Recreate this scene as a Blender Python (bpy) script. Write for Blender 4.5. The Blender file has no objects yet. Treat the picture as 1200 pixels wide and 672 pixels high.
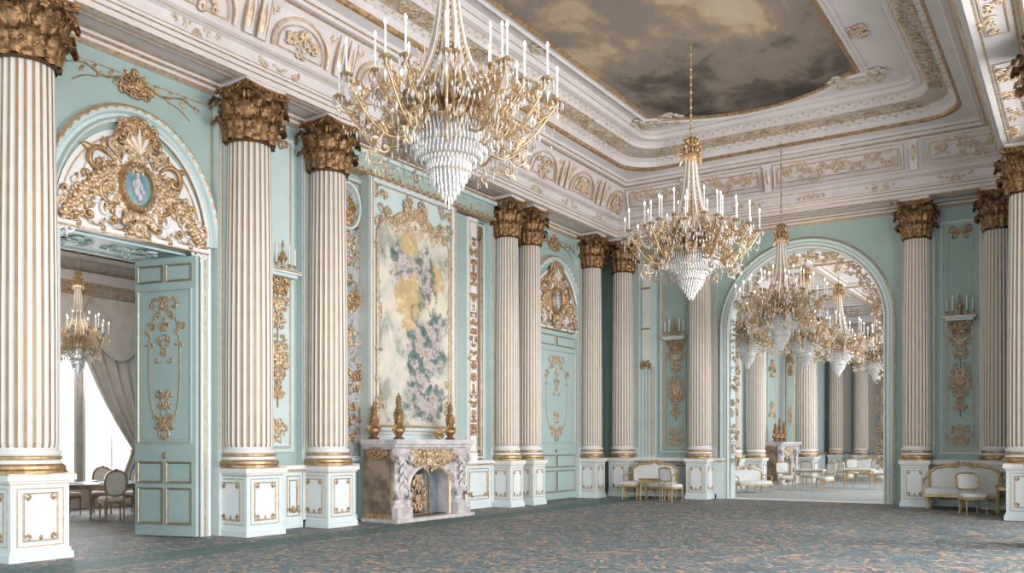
import bpy, math, random
from math import sin, cos, pi, radians, atan2, sqrt, exp
from mathutils import Vector, Matrix
random.seed(7)
S = bpy.context.scene
COL = S.collection
# ------------------------------------------------------------ camera
PSI = radians(32.9)
cd = bpy.data.cameras.new('camera'); cam = bpy.data.objects.new('camera', cd); COL.objects.link(cam)
cam.location = (0, 0, 1.6); cam.rotation_euler = (pi/2, 0, PSI)
cd.sensor_width = 36; cd.lens = 36*1042/1200; cd.shift_y = (521-336)/1200
cd.clip_start = 0.05; cd.clip_end = 300
S.camera = cam
# ------------------------------------------------------------ world and light
S.view_settings.view_transform = 'Standard'; S.view_settings.look = 'None'
S.view_settings.gamma = 1; S.view_settings.use_curve_mapping = False
S.view_settings.exposure = -0.08
w = bpy.data.worlds.new('world'); S.world = w; w.use_nodes = True
bg = w.node_tree.nodes['Background']; bg.inputs[0].default_value = (0.93, 0.96, 1.0, 1); bg.inputs[1].default_value = 1.4
def area(name, loc, direction, sx, sy, power, color=(1, 1, 1)):
    l = bpy.data.lights.new(name, 'AREA'); l.shape = 'RECTANGLE'; l.size = sx; l.size_y = sy
    l.energy = power; l.color = color; l.spread = radians(150)
    o = bpy.data.objects.new(name, l); COL.objects.link(o); o.location = loc
    o.rotation_euler = Vector(direction).to_track_quat('-Z', 'Y').to_euler()
    return o
# daylight in the tall windows of the right-hand side of the hall
WINY = [-2.5, 2.5, 7.5, 12.5, 17.5]  # last window is unseen, added to brighten the back wall
for k, yy in enumerate(WINY):
    area('window_daylight', (3.3, yy, 3.9), (-1, 0.10, -0.05), 3.0, 5.6, (470, 480, 500, 540, 640)[k], (1.0, 0.97, 0.93))
area('window_daylight', (-7, -8.6, 4.2), (0, 1, 0.05), 8, 5.6, 500, (0.9, 0.96, 1.0))
area('window_daylight', (-0.6, 34.5, 3.6), (-1, 0, 0), 14, 5, 950, (1.0, 0.98, 0.96))
area('window_daylight', (-21.6, 11.8, 2.5), (1, 0, 0), 5, 3.8, 420, (0.95, 0.98, 1.0))

# ------------------------------------------------------------ materials
def nt(m):
    m.use_nodes = True; return m.node_tree, m.node_tree.nodes, m.node_tree.links
def mat(name, col, rough=0.5, metal=0.0, noise=0.0, nscale=4.0, col2=None, bump=0.0, bscale=30, **kw):
    m = bpy.data.materials.new(name); t, n, l = nt(m); b = n['Principled BSDF']
    b.inputs['Base Color'].default_value = (*col, 1); b.inputs['Roughness'].default_value = rough
    b.inputs['Metallic'].default_value = metal
    for k, v in kw.items(): b.inputs[k.replace('_', ' ')].default_value = v
    if noise > 0 or col2:
        tc = n.new('ShaderNodeTexCoord'); no = n.new('ShaderNodeTexNoise'); no.inputs['Scale'].default_value = nscale
        no.inputs['Detail'].default_value = 5
        mx = n.new('ShaderNodeMix'); mx.data_type = 'RGBA'
        mx.inputs[6].default_value = (*col, 1)
        c2 = col2 or tuple(c*(1-noise) for c in col); mx.inputs[7].default_value = (*c2, 1)
        rp = n.new('ShaderNodeMapRange'); rp.inputs[1].default_value = .38; rp.inputs[2].default_value = .62
        l.new(tc.outputs['Object'], no.inputs['Vector']); l.new(no.outputs[0], rp.inputs[0])
        l.new(rp.outputs[0], mx.inputs[0]); l.new(mx.outputs[2], b.inputs['Base Color'])
    if bump > 0:
        tc = n.new('ShaderNodeTexCoord'); no = n.new('ShaderNodeTexNoise'); no.inputs['Scale'].default_value = bscale
        no.inputs['Detail'].default_value = 4
        bp = n.new('ShaderNodeBump'); bp.inputs['Strength'].default_value = bump; bp.inputs['Distance'].default_value = .02
        l.new(tc.outputs['Object'], no.inputs['Vector']); l.new(no.outputs[0], bp.inputs['Height']); l.new(bp.outputs[0], b.inputs['Normal'])
    return m
TEAL = mat('teal_paint', (0.365, 0.495, 0.475), .45, noise=.06, nscale=1.5)
TEAL2 = mat('pale_teal_paint', (0.58, 0.71, 0.72), .4, noise=.05, nscale=2)
PEDW = mat('pedestal_white', (0.72, 0.82, 0.845), .38, noise=.05, nscale=3)
PANELW = mat('panel_white', (0.79, 0.84, 0.87), .35)
WHITE = mat('white_paint', (0.80, 0.80, 0.81), .45, noise=.04, nscale=3)
CEIL = mat('ceiling_white', (0.70, 0.66, 0.67), .6, noise=.07, nscale=2)
CEIL2 = mat('ceiling_cream', (0.56, 0.50, 0.46), .6, noise=.2, nscale=6)
GOLD = mat('gilding', (0.56, 0.37, 0.20), .38, .6, noise=.4, nscale=9, bump=.3, bscale=40)
LGOLD = mat('pale_gilding', (0.66, 0.50, 0.34), .42, .45, noise=.3, nscale=12)
BRONZE = mat('aged_gilding', (0.40, 0.24, 0.115), .38, .5, col2=(0.17, 0.09, 0.04), nscale=9, bump=.5, bscale=35)
BRONZED = mat('leaf_gap_shade', (0.10, 0.055, 0.025), .6, .3)  # capital bell coloured near black as painted shade in the gaps between leaves
FILLET = mat('fluting_gold', (0.40, 0.275, 0.175), .5, .2, noise=.2, nscale=3)
FLUTE = mat('fluting_cream', (0.76, 0.735, 0.70), .4, noise=.04)
RELIEF = mat('relief_gilding', (0.60, 0.43, 0.27), .5, .35, col2=(0.70, 0.60, 0.48), nscale=10)
RELIEFC = mat('relief_plaster', (0.66, 0.60, 0.55), .6, .05, col2=(0.52, 0.40, 0.28), nscale=7)
DARK = mat('dark_void', (0.035, 0.035, 0.035), .8)
WOOD = mat('warm_wood', (0.42, 0.25, 0.14), .4, noise=.4, nscale=6)
GWOOD = mat('gilded_wood', (0.62, 0.45, 0.24), .4, .4, noise=.3, nscale=9)
FAB = mat('cream_upholstery', (0.74, 0.66, 0.60), .85, noise=.1, nscale=14)
FABW = mat('white_upholstery', (0.74, 0.76, 0.77), .8, noise=.06, nscale=10)
CRYST = mat('crystal', (0.80, 0.79, 0.80), .12, 0, Transmission_Weight=.5, IOR=1.45)
CHG1 = mat('chandelier_gilt', (0.64, 0.45, 0.26), .3, .6, noise=.35, nscale=9)
CHG2 = mat('chandelier_pale_gilt', (0.74, 0.59, 0.42), .35, .45, noise=.25, nscale=12)
CRYSTW = mat('cut_crystal_prism', (0.90, 0.90, 0.91), .15, 0, Transmission_Weight=.25, IOR=1.45)
CRYST2 = mat('crystal_amber', (0.80, 0.72, 0.64), .12, 0, Transmission_Weight=.5, IOR=1.45)
CANDLE = mat('candle_wax', (0.86, 0.86, 0.86), .4)
MIRROR = mat('mirror_glass', (0.82, 0.86, 0.86), .04, 1.0)
CURT = mat('drapery', (0.66, 0.62, 0.60), .8, noise=.12, nscale=5)
BRMARB = mat('brown_marble', (0.15, 0.105, 0.08), .3, col2=(0.34, 0.26, 0.19), nscale=3.5)
MARB = mat('grey_marble', (0.66, 0.62, 0.63), .3, col2=(0.47, 0.45, 0.48), nscale=4.5, bump=.25, bscale=9)
SLATE = mat('firebox_slate', (0.17, 0.21, 0.24), .6, noise=.3, nscale=6)
BLUE = mat('medallion_blue', (0.10, 0.25, 0.33), .4, col2=(0.22, 0.38, 0.44), nscale=6)
CAMEO = mat('cameo_white', (0.62, 0.60, 0.66), .5, noise=.2, nscale=20)
DTEAL = mat('door_teal', (0.43, 0.58, 0.58), .4, noise=.05, nscale=2)
DFRAME = mat('door_dark_moulding', (0.25, 0.22, 0.16), .45, .2)
PORC = mat('porcelain', (0.7, 0.72, 0.74), .2)
def emis(name, col, s):
    m = bpy.data.materials.new(name); t, n, l = nt(m); b = n['Principled BSDF']
    b.inputs['Base Color'].default_value = (1, 1, 1, 1); b.inputs['Emission Color'].default_value = (*col, 1); b.inputs['Emission Strength'].default_value = s
    return m
FLAME = emis('bulb_flame', (1.0, 0.97, 0.92), 9)

def ramp(n, stops):
    r = n.new('ShaderNodeValToRGB'); e = r.color_ramp.elements
    e[0].position, e[0].color = stops[0][0], (*stops[0][1], 1)
    e[1].position, e[1].color = stops[-1][0], (*stops[-1][1], 1)
    for p, c in stops[1:-1]:
        x = e.new(p); x.color = (*c, 1)
    return r
def tex(n, kind, scale, detail=4, rough=.55, dist=0):
    t = n.new('ShaderNodeTex'+kind); t.inputs['Scale'].default_value = scale
    if kind == 'Noise':
        t.inputs['Detail'].default_value = detail; t.inputs['Roughness'].default_value = rough; t.inputs['Distortion'].default_value = dist
    return t
def mapping(n, l, scale=(1, 1, 1), loc=(0, 0, 0), rot=(0, 0, 0)):
    tc = n.new('ShaderNodeTexCoord'); mp = n.new('ShaderNodeMapping')
    mp.inputs['Scale'].default_value = scale; mp.inputs['Location'].default_value = loc; mp.inputs['Rotation'].default_value = rot
    l.new(tc.outputs['Object'], mp.inputs['Vector']); return mp
def mixc(n, l, fac, a, b):
    m = n.new('ShaderNodeMix'); m.data_type = 'RGBA'
    for s, v in ((0, fac), (6, a), (7, b)):
        if isinstance(v, (int, float)): m.inputs[s].default_value = v
        elif isinstance(v, tuple): m.inputs[s].default_value = (*v, 1)
        else: l.new(v, m.inputs[s])
    return m.outputs[2]
def mr(n, l, v, a, b, c=0., d=1.):
    m = n.new('ShaderNodeMapRange'); l.new(v, m.inputs[0]); m.inputs[1].default_value = a; m.inputs[2].default_value = b
    m.inputs[3].default_value = c; m.inputs[4].default_value = d; return m.outputs[0]
def mth(n, l, op, a, b=None):
    m = n.new('ShaderNodeMath'); m.operation = op
    for i, v in ((0, a), (1, b)):
        if v is None: continue
        if isinstance(v, (int, float)): m.inputs[i].default_value = v
        else: l.new(v, m.inputs[i])
    return m.outputs[0]
# carpet: dark teal ground, short gold and rust scrolls, teal border band near the left wall
def carpet(name, ground, ground2, gold, border=True, lightness=1.0):
    m = bpy.data.materials.new(name); t, n, l = nt(m); b = n['Principled BSDF']
    b.inputs['Roughness'].default_value = .62; b.inputs['Specular IOR Level'].default_value = .3
    mp = mapping(n, l)
    n1 = tex(n, 'Noise', 2.6, 3, .6, 1.6); l.new(mp.outputs[0], n1.inputs['Vector'])
    n2 = tex(n, 'Noise', 1.8, 3, .5); l.new(mp.outputs[0], n2.inputs['Vector'])
    n3 = tex(n, 'Noise', 3.4, 2, .5, 2.0); mp3 = mapping(n, l, (1, 1, 1), (4, 9, 2)); l.new(mp3.outputs[0], n3.inputs['Vector'])
    base = mixc(n, l, mr(n, l, n2.outputs[0], .35, .65), ground, ground2)
    ridge = mth(n, l, 'ABSOLUTE', mth(n, l, 'SUBTRACT', n1.outputs[0], .5))
    g = mr(n, l, ridge, .038, .022)
    g2 = mth(n, l, 'MULTIPLY', g, mr(n, l, n3.outputs[0], .47, .52))
    r2 = mth(n, l, 'ABSOLUTE', mth(n, l, 'SUBTRACT', n3.outputs[0], .5))
    teal = mixc(n, l, mr(n, l, r2, .05, .03, 0, .8), base, tuple(c*k_ for c, k_ in zip(ground2, (1.0, 1.7, 1.7))))
    colr = mixc(n, l, g2, teal, gold)
    if border:
        sp = n.new('ShaderNodeSeparateXYZ'); l.new(mp.outputs[0], sp.inputs[0])
        # band 0.55 m wide next to the pedestals, seen as a plainer teal stripe
        d = mth(n, l, 'ABSOLUTE', mth(n, l, 'ADD', sp.outputs[0], 11.1))
        bandm = mr(n, l, d, .42, .38)
        bc = mixc(n, l, mth(n, l, 'MULTIPLY', g2, .35), (0.07, 0.145, 0.15), gold)
        colr = mixc(n, l, bandm, colr, bc)
    l.new(colr, b.inputs['Base Color'])
    bp = n.new('ShaderNodeBump'); bp.inputs['Strength'].default_value = .15; bp.inputs['Distance'].default_value = .01
    nb = tex(n, 'Noise', 160, 2); l.new(mp.outputs[0], nb.inputs['Vector']); l.new(nb.outputs[0], bp.inputs['Height']); l.new(bp.outputs[0], b.inputs['Normal'])
    return m
CARPET = carpet('hall_carpet', (0.085, 0.14, 0.155), (0.155, 0.155, 0.18), (0.56, 0.36, 0.24))
CARPET2 = carpet('far_room_carpet', (0.36, 0.345, 0.37), (0.42, 0.40, 0.43), (0.52, 0.46, 0.40), False)
CARPET3 = carpet('dining_carpet', (0.075, 0.085, 0.095), (0.085, 0.085, 0.09), (0.36, 0.22, 0.13), False)
def clouds():
    m = bpy.data.materials.new('sky_mural'); t, n, l = nt(m); b = n['Principled BSDF']; b.inputs['Roughness'].default_value = .7
    mp = mapping(n, l, (.55, .42, .3), (1.5, .6, 0), (0, 0, .25))
    n1 = tex(n, 'Noise', 1.3, 9, .6, .5); l.new(mp.outputs[0], n1.inputs['Vector'])
    n2 = tex(n, 'Noise', 4.2, 6, .6, .6); l.new(mp.outputs[0], n2.inputs['Vector'])
    v = mth(n, l, 'ADD', mth(n, l, 'MULTIPLY', n1.outputs[0], .8), mth(n, l, 'MULTIPLY', n2.outputs[0], .2))
    mp2 = mapping(n, l); sp = n.new('ShaderNodeSeparateXYZ'); l.new(mp2.outputs[0], sp.inputs[0])
    # the mural's colour darkens towards its far end
    dk = mr(n, l, sp.outputs[1], 17.5, 22.6, 0, .26)
    v = mth(n, l, 'SUBTRACT', v, dk)
    r = ramp(n, [(.18, (0.04, 0.036, 0.03)), (.30, (0.12, 0.10, 0.085)), (.40, (0.25, 0.21, 0.175)), (.46, (0.26, 0.22, 0.19)), (.51, (0.34, 0.26, 0.19)), (.56, (0.46, 0.36, 0.25)), (.64, (0.52, 0.44, 0.32)), (.8, (0.45, 0.46, 0.41))])
    l.new(v, r.inputs[0]); l.new(r.outputs[0], b.inputs['Base Color']); return m
MURAL = clouds()
def floral():
    m = bpy.data.materials.new('floral_canvas'); t, n, l = nt(m); b = n['Principled BSDF']; b.inputs['Roughness'].default_value = .6
    tc = n.new('ShaderNodeTexCoord'); sp = n.new('ShaderNodeSeparateXYZ'); l.new(tc.outputs['Object'], sp.inputs[0])
    Y, Z = sp.outputs[1], sp.outputs[2]
    nb = tex(n, 'Noise', 1.6, 6, .6, .5); l.new(tc.outputs['Object'], nb.inputs['Vector'])
    base = ramp(n, [(.38, (0.33, 0.35, 0.30)), (.48, (0.58, 0.57, 0.52)), (.60, (0.72, 0.66, 0.56))]); l.new(nb.outputs[0], base.inputs[0])
    nf = tex(n, 'Noise', 3.6, 7, .68, .35); l.new(tc.outputs['Object'], nf.inputs['Vector'])
    fl = ramp(n, [(.36, (0.05, 0.12, 0.11)), (.45, (0.15, 0.21, 0.19)), (.49, (0.30, 0.27, 0.31)), (.54, (0.60, 0.53, 0.55)), (.60, (0.36, 0.27, 0.18))]); l.new(nf.outputs[0], fl.inputs[0])
    yl = ramp(n, [(.35, (0.40, 0.34, 0.22)), (.55, (0.62, 0.44, 0.20)), (.7, (0.82, 0.74, 0.52))]); l.new(nf.outputs[0], yl.inputs[0])
    def blob(y, z, ry, rz):
        a = mth(n, l, 'DIVIDE', mth(n, l, 'SUBTRACT', Y, y), ry); c = mth(n, l, 'DIVIDE', mth(n, l, 'SUBTRACT', Z, z), rz)
        d = mth(n, l, 'SQRT', mth(n, l, 'ADD', mth(n, l, 'MULTIPLY', a, a), mth(n, l, 'MULTIPLY', c, c)))
        nn = mth(n, l, 'MULTIPLY', mth(n, l, 'SUBTRACT', nf.outputs[0], .5), 3.2)
        return mr(n, l, mth(n, l, 'ADD', d, nn), 1.15, .75)
    c = base.outputs[0]
    for (y, z, ry, rz, k) in ((-.55, 1.2, .3, .5, 'f'), (-.35, .55, .35, .5, 'y'), (.75, 1.1, .25, .4, 'y'), (.15, .9, .45, .7, 'y'), (-.25, 1.3, .4, .35, 'f'), (.35, 1.0, .3, .6, 'f'), (-.1, .1, .3, .7, 'y'), (.4, -.5, .62, .8, 'f'), (.15, -1.3, .4, .5, 'f'), (-.2, 1.75, .3, .3, 'y'), (.75, -.1, .35, .6, 'f'), (.7,-1.6,.4,.3,'f'), (.0, -.5, .3, .4, 'f'), (.35, -1.95, .7, .22, 'f')):
        c = mixc(n, l, mth(n, l, 'MULTIPLY', blob(y, z, ry, rz), .92), c, fl.outputs[0] if k == 'f' else yl.outputs[0])
    l.new(c, b.inputs['Base Color']); return m
FLORAL = floral()
def mirror_reflections():  # noise colours painted in place of the left mirror's reflections
    m = bpy.data.materials.new('painted_mirror_reflections'); t, n, l = nt(m); b = n['Principled BSDF']; b.inputs['Roughness'].default_value = .25; b.inputs['Metallic'].default_value = .3
    mp = mapping(n, l); nf = tex(n, 'Noise', 3.5, 6, .6, 1.5); l.new(mp.outputs[0], nf.inputs['Vector'])
    fl = ramp(n, [(.35, (0.24, 0.34, 0.36)), (.47, (0.48, 0.50, 0.53)), (.55, (0.58, 0.58, 0.62)), (.62, (0.34, 0.27, 0.22))]); l.new(nf.outputs[0], fl.inputs[0])
    l.new(fl.outputs[0], b.inputs['Base Color']); return m
MIRRPAINT = mirror_reflections()

# ------------------------------------------------------------ mesh builder
class Fr:
    def __init__(s, o, sx=(0, 1, 0), n=(1, 0, 0), up=(0, 0, 1)):
        s.o = Vector(o); s.s = Vector(sx).normalized(); s.n = Vector(n).normalized(); s.u = Vector(up).normalized()
    def p(s, a, z, d=0): return s.o + s.s*a + s.u*z + s.n*d
ID = Fr((0, 0, 0), (1, 0, 0), (0, -1, 0))     # s=+x, up=+z, n=-y
class MB:
    def __init__(s): s.v = []; s.f = []; s.m = []; s.mats = []; s.sm = []
    def mi(s, m):
        if m not in s.mats: s.mats.append(m)
        return s.mats.index(m)
    def add(s, vs, fs, m, smooth=False):
        b = len(s.v); s.v.extend([tuple(q) for q in vs]); k = s.mi(m)
        for f in fs: s.f.append([b+i for i in f]); s.m.append(k); s.sm.append(smooth)
    def box(s, fr, s0, s1, z0, z1, d0, d1, m):
        vs = [fr.p(a, z, d) for d in (d0, d1) for z in (z0, z1) for a in (s0, s1)]
        s.add(vs, [(0, 1, 3, 2), (4, 6, 7, 5), (0, 4, 5, 1), (2, 3, 7, 6), (0, 2, 6, 4), (1, 5, 7, 3)], m)
    def bbox(s, x0, x1, y0, y1, z0, z1, m): s.box(Fr((0, 0, 0), (1, 0, 0), (0, 1, 0)), x0, x1, z0, z1, y0, y1, m)
    def grid(s, rows, m, closed=False, smooth=True, cap=False):
        n = len(rows[0]); vs = [q for r in rows for q in r]; fs = []
        for i in range(len(rows)-1):
            for j in range(n if closed else n-1):
                k = (j+1) % n; fs.append((i*n+j, i*n+k, (i+1)*n+k, (i+1)*n+j))
        s.add(vs, fs, m, smooth)
        if cap:
            s.add(rows[0], [tuple(range(n))[::-1]], m); s.add(rows[-1], [tuple(range(n))], m)
    def lathe(s, prof, m, n=24, c=(0, 0, 0), sx=1, sy=1, smooth=True):
        # prof: [(r,z,(mat))]
        cx, cy, cz = c
        for i in range(len(prof)-1):
            a, b = prof[i], prof[i+1]; mm = a[2] if len(a) > 2 else m
            s.grid([[(cx+q[0]*cos(2*pi*j/n)*sx, cy+q[0]*sin(2*pi*j/n)*sy, cz+q[1]) for j in range(n)] for q in (a, b)], mm, True, smooth)
    def tube(s, pts, r, m, k=6, flat=1.0, n=None):
        # pts world; r scalar or list; flattened along n
        pts = [Vector(p) for p in pts]; N = len(pts); rows = []
        ref = Vector(n) if n else None
        prev = None
        for i, p in enumerate(pts):
            t = (pts[min(i+1, N-1)]-pts[max(i-1, 0)])
            if t.length < 1e-9: t = Vector((0, 0, 1))
            t.normalize()
            if ref is not None: a = t.cross(ref)
            elif prev is not None: a = prev - t*prev.dot(t)
            else: a = t.cross(Vector((0, 0, 1)) if abs(t.z) < .9 else Vector((1, 0, 0)))
            if a.length < 1e-6: a = t.orthogonal()
            a.normalize(); prev = a
            b = t.cross(a); rr = r[i] if isinstance(r, (list, tuple)) else r
            rows.append([p+a*(rr*cos(2*pi*j/k))+b*(rr*flat*sin(2*pi*j/k)) for j in range(k)])
        s.grid(rows, m, True, True, True)
    def sweep(s, fr, path, prof, m, closed=False, mats=None):
        # path in (s,z); prof list of (offset,d); mitred
        N = len(path); rows = []
        for i in range(N):
            p = Vector(path[i])
            if closed: a = Vector(path[i-1]); b = Vector(path[(i+1) % N])
            else: a = Vector(path[max(i-1, 0)]); b = Vector(path[min(i+1, N-1)])
            d1 = (p-a); d2 = (b-p)
            if d1.length < 1e-9: d1 = d2
            if d2.length < 1e-9: d2 = d1
            d1 = d1.normalized(); d2 = d2.normalized()
            n1 = Vector((-d1.y, d1.x)); n2 = Vector((-d2.y, d2.x)); nn = n1+n2
            if nn.length < 1e-6: nn = n1
            nn.normalize(); k = 1/max(.35, nn.dot(n1))
            rows.append([fr.p(p.x+nn.x*o*k, p.y+nn.y*o*k, d) for o, d in prof])
        if closed: rows.append(rows[0])
        for j in range(len(prof)-1):
            mm = mats[j] if mats else m
            s.grid([[r[j], r[j+1]] for r in rows], mm, False, False)
    def rect(s, fr, s0, s1, z0, z1, w, d, m, base=0, mats=None):
        s.sweep(fr, [(s0, z0), (s1, z0), (s1, z1), (s0, z1)], [(0, base), (0, base+d), (w*.35, base+d*1.0), (w*.6, base+d*.55), (w, base+d*.4), (w, base)], m, True, mats)
    def drop(s, c, r, h, m, k=6, ax=None):
        c = Vector(c); vs = [c+Vector((0, 0, h*.35)), c-Vector((0, 0, h*.65))]+[c+Vector((r*cos(2*pi*j/k), r*sin(2*pi*j/k), 0)) for j in range(k)]
        fs = [(0, 2+j, 2+(j+1) % k) for j in range(k)]+[(1, 2+(j+1) % k, 2+j) for j in range(k)]
        s.add(vs, fs, m)
    def ball(s, c, r, m, k=10, sz=1.0, q=6):
        s.lathe([(max(1e-4, r*sin(pi*i/q)), -r*cos(pi*i/q)*sz) for i in range(q+1)], m, k, c)
    def petal(s, fr, a, z, ang, L, W, d0, rise, m):
        # raised pointed leaf lying on a wall
        ca, sa = cos(ang), sin(ang); rows = []
        for i in range(5):
            t = i/4; w_ = W*.5*sin(pi*min(1, .12+.88*t))**.8 if i < 4 else .0
            c0 = (a+ca*L*t, z+sa*L*t); hh = d0+rise*sin(pi*(.15+.75*t))
            rows.append([fr.p(c0[0]-sa*w_, c0[1]+ca*w_, d0), fr.p(c0[0], c0[1], hh), fr.p(c0[0]+sa*w_, c0[1]-ca*w_, d0)])
        s.grid(rows, m)
    def scroll(s, fr, a, z, ang, R, turns, hand, th, d, m, leaf=True, tail=1.0, k=5):
        # C-scroll: starts tangent, curls into a spiral of outer radius R; (a,z) start, ang heading
        pts = []; N = int(9+10*turns); x, y, h = a, z, ang
        Lt = R*2*pi*turns*.62+R*tail; ds = Lt/N
        for i in range(N+1):
            t = i/N; pts.append((x, y)); rad = R*(1.35 if t < .2 else max(.16, 1.25*(1-t)**.9))
            if t < .15*tail: rad = R*3
            h += hand*ds/rad; x += cos(h)*ds; y += sin(h)*ds
        rr = [th*(.35+1.0*sin(pi*min(1, .1+.75*i/N))) for i in range(N+1)]; rr[-1] = th*1.3
        s.tube([fr.p(px, py, d+th*.3) for px, py in pts], rr, m, k, 1.0, None)
        if leaf:
            for i in (int(N*.2), int(N*.4)):
                px, py = pts[i]; qx, qy = pts[i+1]; hh = atan2(qy-py, qx-px)-hand*radians(55)
                s.petal(fr, px, py, hh, R*.9, R*.42, d, th*1.2, m)
    def build(s, name, parent=None, loc=None):
        me = bpy.data.meshes.new(name); me.from_pydata(s.v, [], s.f)
        for m in s.mats: me.materials.append(m)
        me.polygons.foreach_set('material_index', s.m); me.polygons.foreach_set('use_smooth', s.sm); me.update()
        o = bpy.data.objects.new(name, me); COL.objects.link(o)
        if parent: o.parent = parent
        if loc: o.location = loc
        return o
def tag(o, label=None, cat=None, group=None, kind=None):
    if label: o['label'] = label
    if cat: o['category'] = cat
    if group: o['group'] = group
    if kind: o['kind'] = kind
    return o
def struct(mb, name, parent=None): return tag(mb.build(name, parent), kind='structure')
def empty(name, loc, rz=0, scale=(1, 1, 1)):
    o = bpy.data.objects.new(name, None); COL.objects.link(o); o.location = loc; o.rotation_euler = (0, 0, rz); o.scale = scale
    o.empty_display_size = .1; return o
def copy_tree(o, parent=None, root=True):
    c = o.copy(); COL.objects.link(c)
    if parent: c.parent = parent
    for ch in list(o.children): copy_tree(ch, c)
    return c
def place(proto, first, loc, rz=0, scale=(1, 1, 1), label=None, cat=None, group=None):
    o = proto if first else copy_tree(proto)
    o.location = loc; o.rotation_euler = (0, 0, rz); o.scale = scale
    tag(o, label, cat, group); return o

def rocaille(mb, fr, a0, z0, W, H, n, seed, m, sym=True, d=.01, th=.02, R=.12, shape='oval'):
    rnd = random.Random(seed)
    for i in range(n):
        for _ in range(20):
            x = rnd.uniform(0 if sym else -1, 1); z = rnd.uniform(-1, 1)
            if shape == 'oval' and x*x+z*z > 1: continue
            if shape == 'diamond' and abs(x)+abs(z) > 1: continue
            if shape == 'ring' and not (.62 < x*x+z*z < 1.05): continue
            break
        ang = rnd.uniform(0, 2*pi); hd = rnd.choice((-1, 1)); r = R*rnd.uniform(.55, 1.1); dd = d+rnd.uniform(0, th*1.2); tn = rnd.uniform(.5, 1.0)
        for sg in ((1, -1) if sym else (1,)):
            aa = ang if sg == 1 else pi-ang
            if i % 3 == 2: mb.petal(fr, a0+sg*x*W, z0+z*H, aa, r*1.7, r*.9, dd, th*2, m)
            else: mb.scroll(fr, a0+sg*x*W, z0+z*H, aa, r, tn, hd*sg, th, dd, m, leaf=(i % 2 == 0))
def vine(mb, fr, s0, s1, z, amp, per, m, th=.015, d=.01, leaf=True):
    n = max(1, int(round((s1-s0)/per))); per = (s1-s0)/n
    for i in range(n):
        a = s0+per*i; hd = 1 if i % 2 else -1
        mb.scroll(fr, a, z-hd*amp*.6, hd*-.5 if False else hd*.7, amp*.62, .95, -hd, th, d, m, leaf)
        mb.petal(fr, a+per*.55, z, hd*.9+pi*.1, amp*.9, amp*.4, d, th, m)
# ------------------------------------------------------------ dimensions
XL, XR, YB, YF = -12.9, -0.7, 25.4, -9.0
ZS = 7.9            # underside of entablature
LW = Fr((XL, 0, 0), (0, 1, 0), (1, 0, 0))       # left wall: s=y, d into room
BW = Fr((0, YB, 0), (1, 0, 0), (0, -1, 0))      # back wall: s=x
RW = Fr((XR, 0, 0), (0, -1, 0), (-1, 0, 0))
D1, D2 = 8.72, 22.15      # doorway centres on the left wall
DH, DWD = 4.9, 1.25       # doorway height, half width
AX, AR, AZ = -6.7, 2.12, 4.97   # back arch
# ------------------------------------------------------------ floor, walls
mb = MB(); mb.bbox(-14.4, 3.4, YF, YB+.5, -.1, 0, CARPET); struct(mb, 'floor')
mb = MB(); mb.bbox(-21.4, -14.4, 5, 18.4, -.1, 0, CARPET3); struct(mb, 'floor')
mb = MB(); mb.bbox(-13, 3, YB+.5, 48, -.1, 0.0, CARPET2)
mb.bbox(AX-AR, AX+AR, YB-.02, YB+.55, 0, .012, WHITE); struct(mb, 'floor')

mb = MB(); T = 1.5
def wbox(s0, s1, z0, z1): mb.box(LW, s0, s1, z0, z1, -T, 0, TEAL)
wbox(YF, D1-DWD, 0, 10.5); wbox(D1-DWD, D1+DWD, DH, 10.5); wbox(D1+DWD, YB+.5, 0, 10.5)
struct(mb, 'wall_left')
mb = MB()       # back wall with the round-headed opening
TB = .5
def bq(pts): mb.add(pts, [tuple(range(len(pts)))], TEAL)
for d in (0, -TB):
    mb.add([BW.p(a, z, d) for a, z in ((XL-1.5, 0), (AX-AR, 0), (AX-AR, 10.5), (XL-1.5, 10.5))], [(0, 1, 2, 3)], TEAL)
    mb.add([BW.p(a, z, d) for a, z in ((AX+AR, 0), (3.4, 0), (3.4, 10.5), (AX+AR, 10.5))], [(0, 1, 2, 3)], TEAL)
    NA = 40
    for i in range(NA):
        t0, t1 = pi-pi*i/NA, pi-pi*(i+1)/NA
        p0 = (AX+AR*cos(t0), AZ+AR*sin(t0)); p1 = (AX+AR*cos(t1), AZ+AR*sin(t1))
        mb.add([BW.p(*p0, d), BW.p(*p1, d), BW.p(p1[0], 10.5, d), BW.p(p0[0], 10.5, d)], [(0, 1, 2, 3)], TEAL)
ap = [(AX-AR, 0)]+[(AX+AR*cos(pi-pi*i/40), AZ+AR*sin(pi-pi*i/40)) for i in range(41)]+[(AX+AR, 0)]
mb.grid([[BW.p(*q, 0), BW.p(*q, -TB)] for q in ap], TEAL2, smooth=False)
struct(mb, 'wall_back')
mb = MB(); mb.bbox(XR, XR+.5, 20.6, YB, 0, 10.5, TEAL)
mb.bbox(XR, XR+.5, YF, 20.6, ZS, 10.5, CEIL)
struct(mb, 'wall_right')
mb = MB()       # outer window wall, beside and behind the camera
ed = [YF]+[e for y in WINY for e in (y-1.6, y+1.6)]+[YB]
for i in range(0, len(ed), 2): mb.bbox(3.4, 3.8, ed[i], ed[i+1], 0, 8, WHITE)
for y in WINY: mb.bbox(3.4, 3.8, y-1.6, y+1.6, 0, .9, WHITE); mb.bbox(3.4, 3.8, y-1.6, y+1.6, 6.9, 8, WHITE)
mb.bbox(XR+.5, 3.8, YF, YB, ZS, 8.2, CEIL)
struct(mb, 'wall_window_side')
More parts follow.
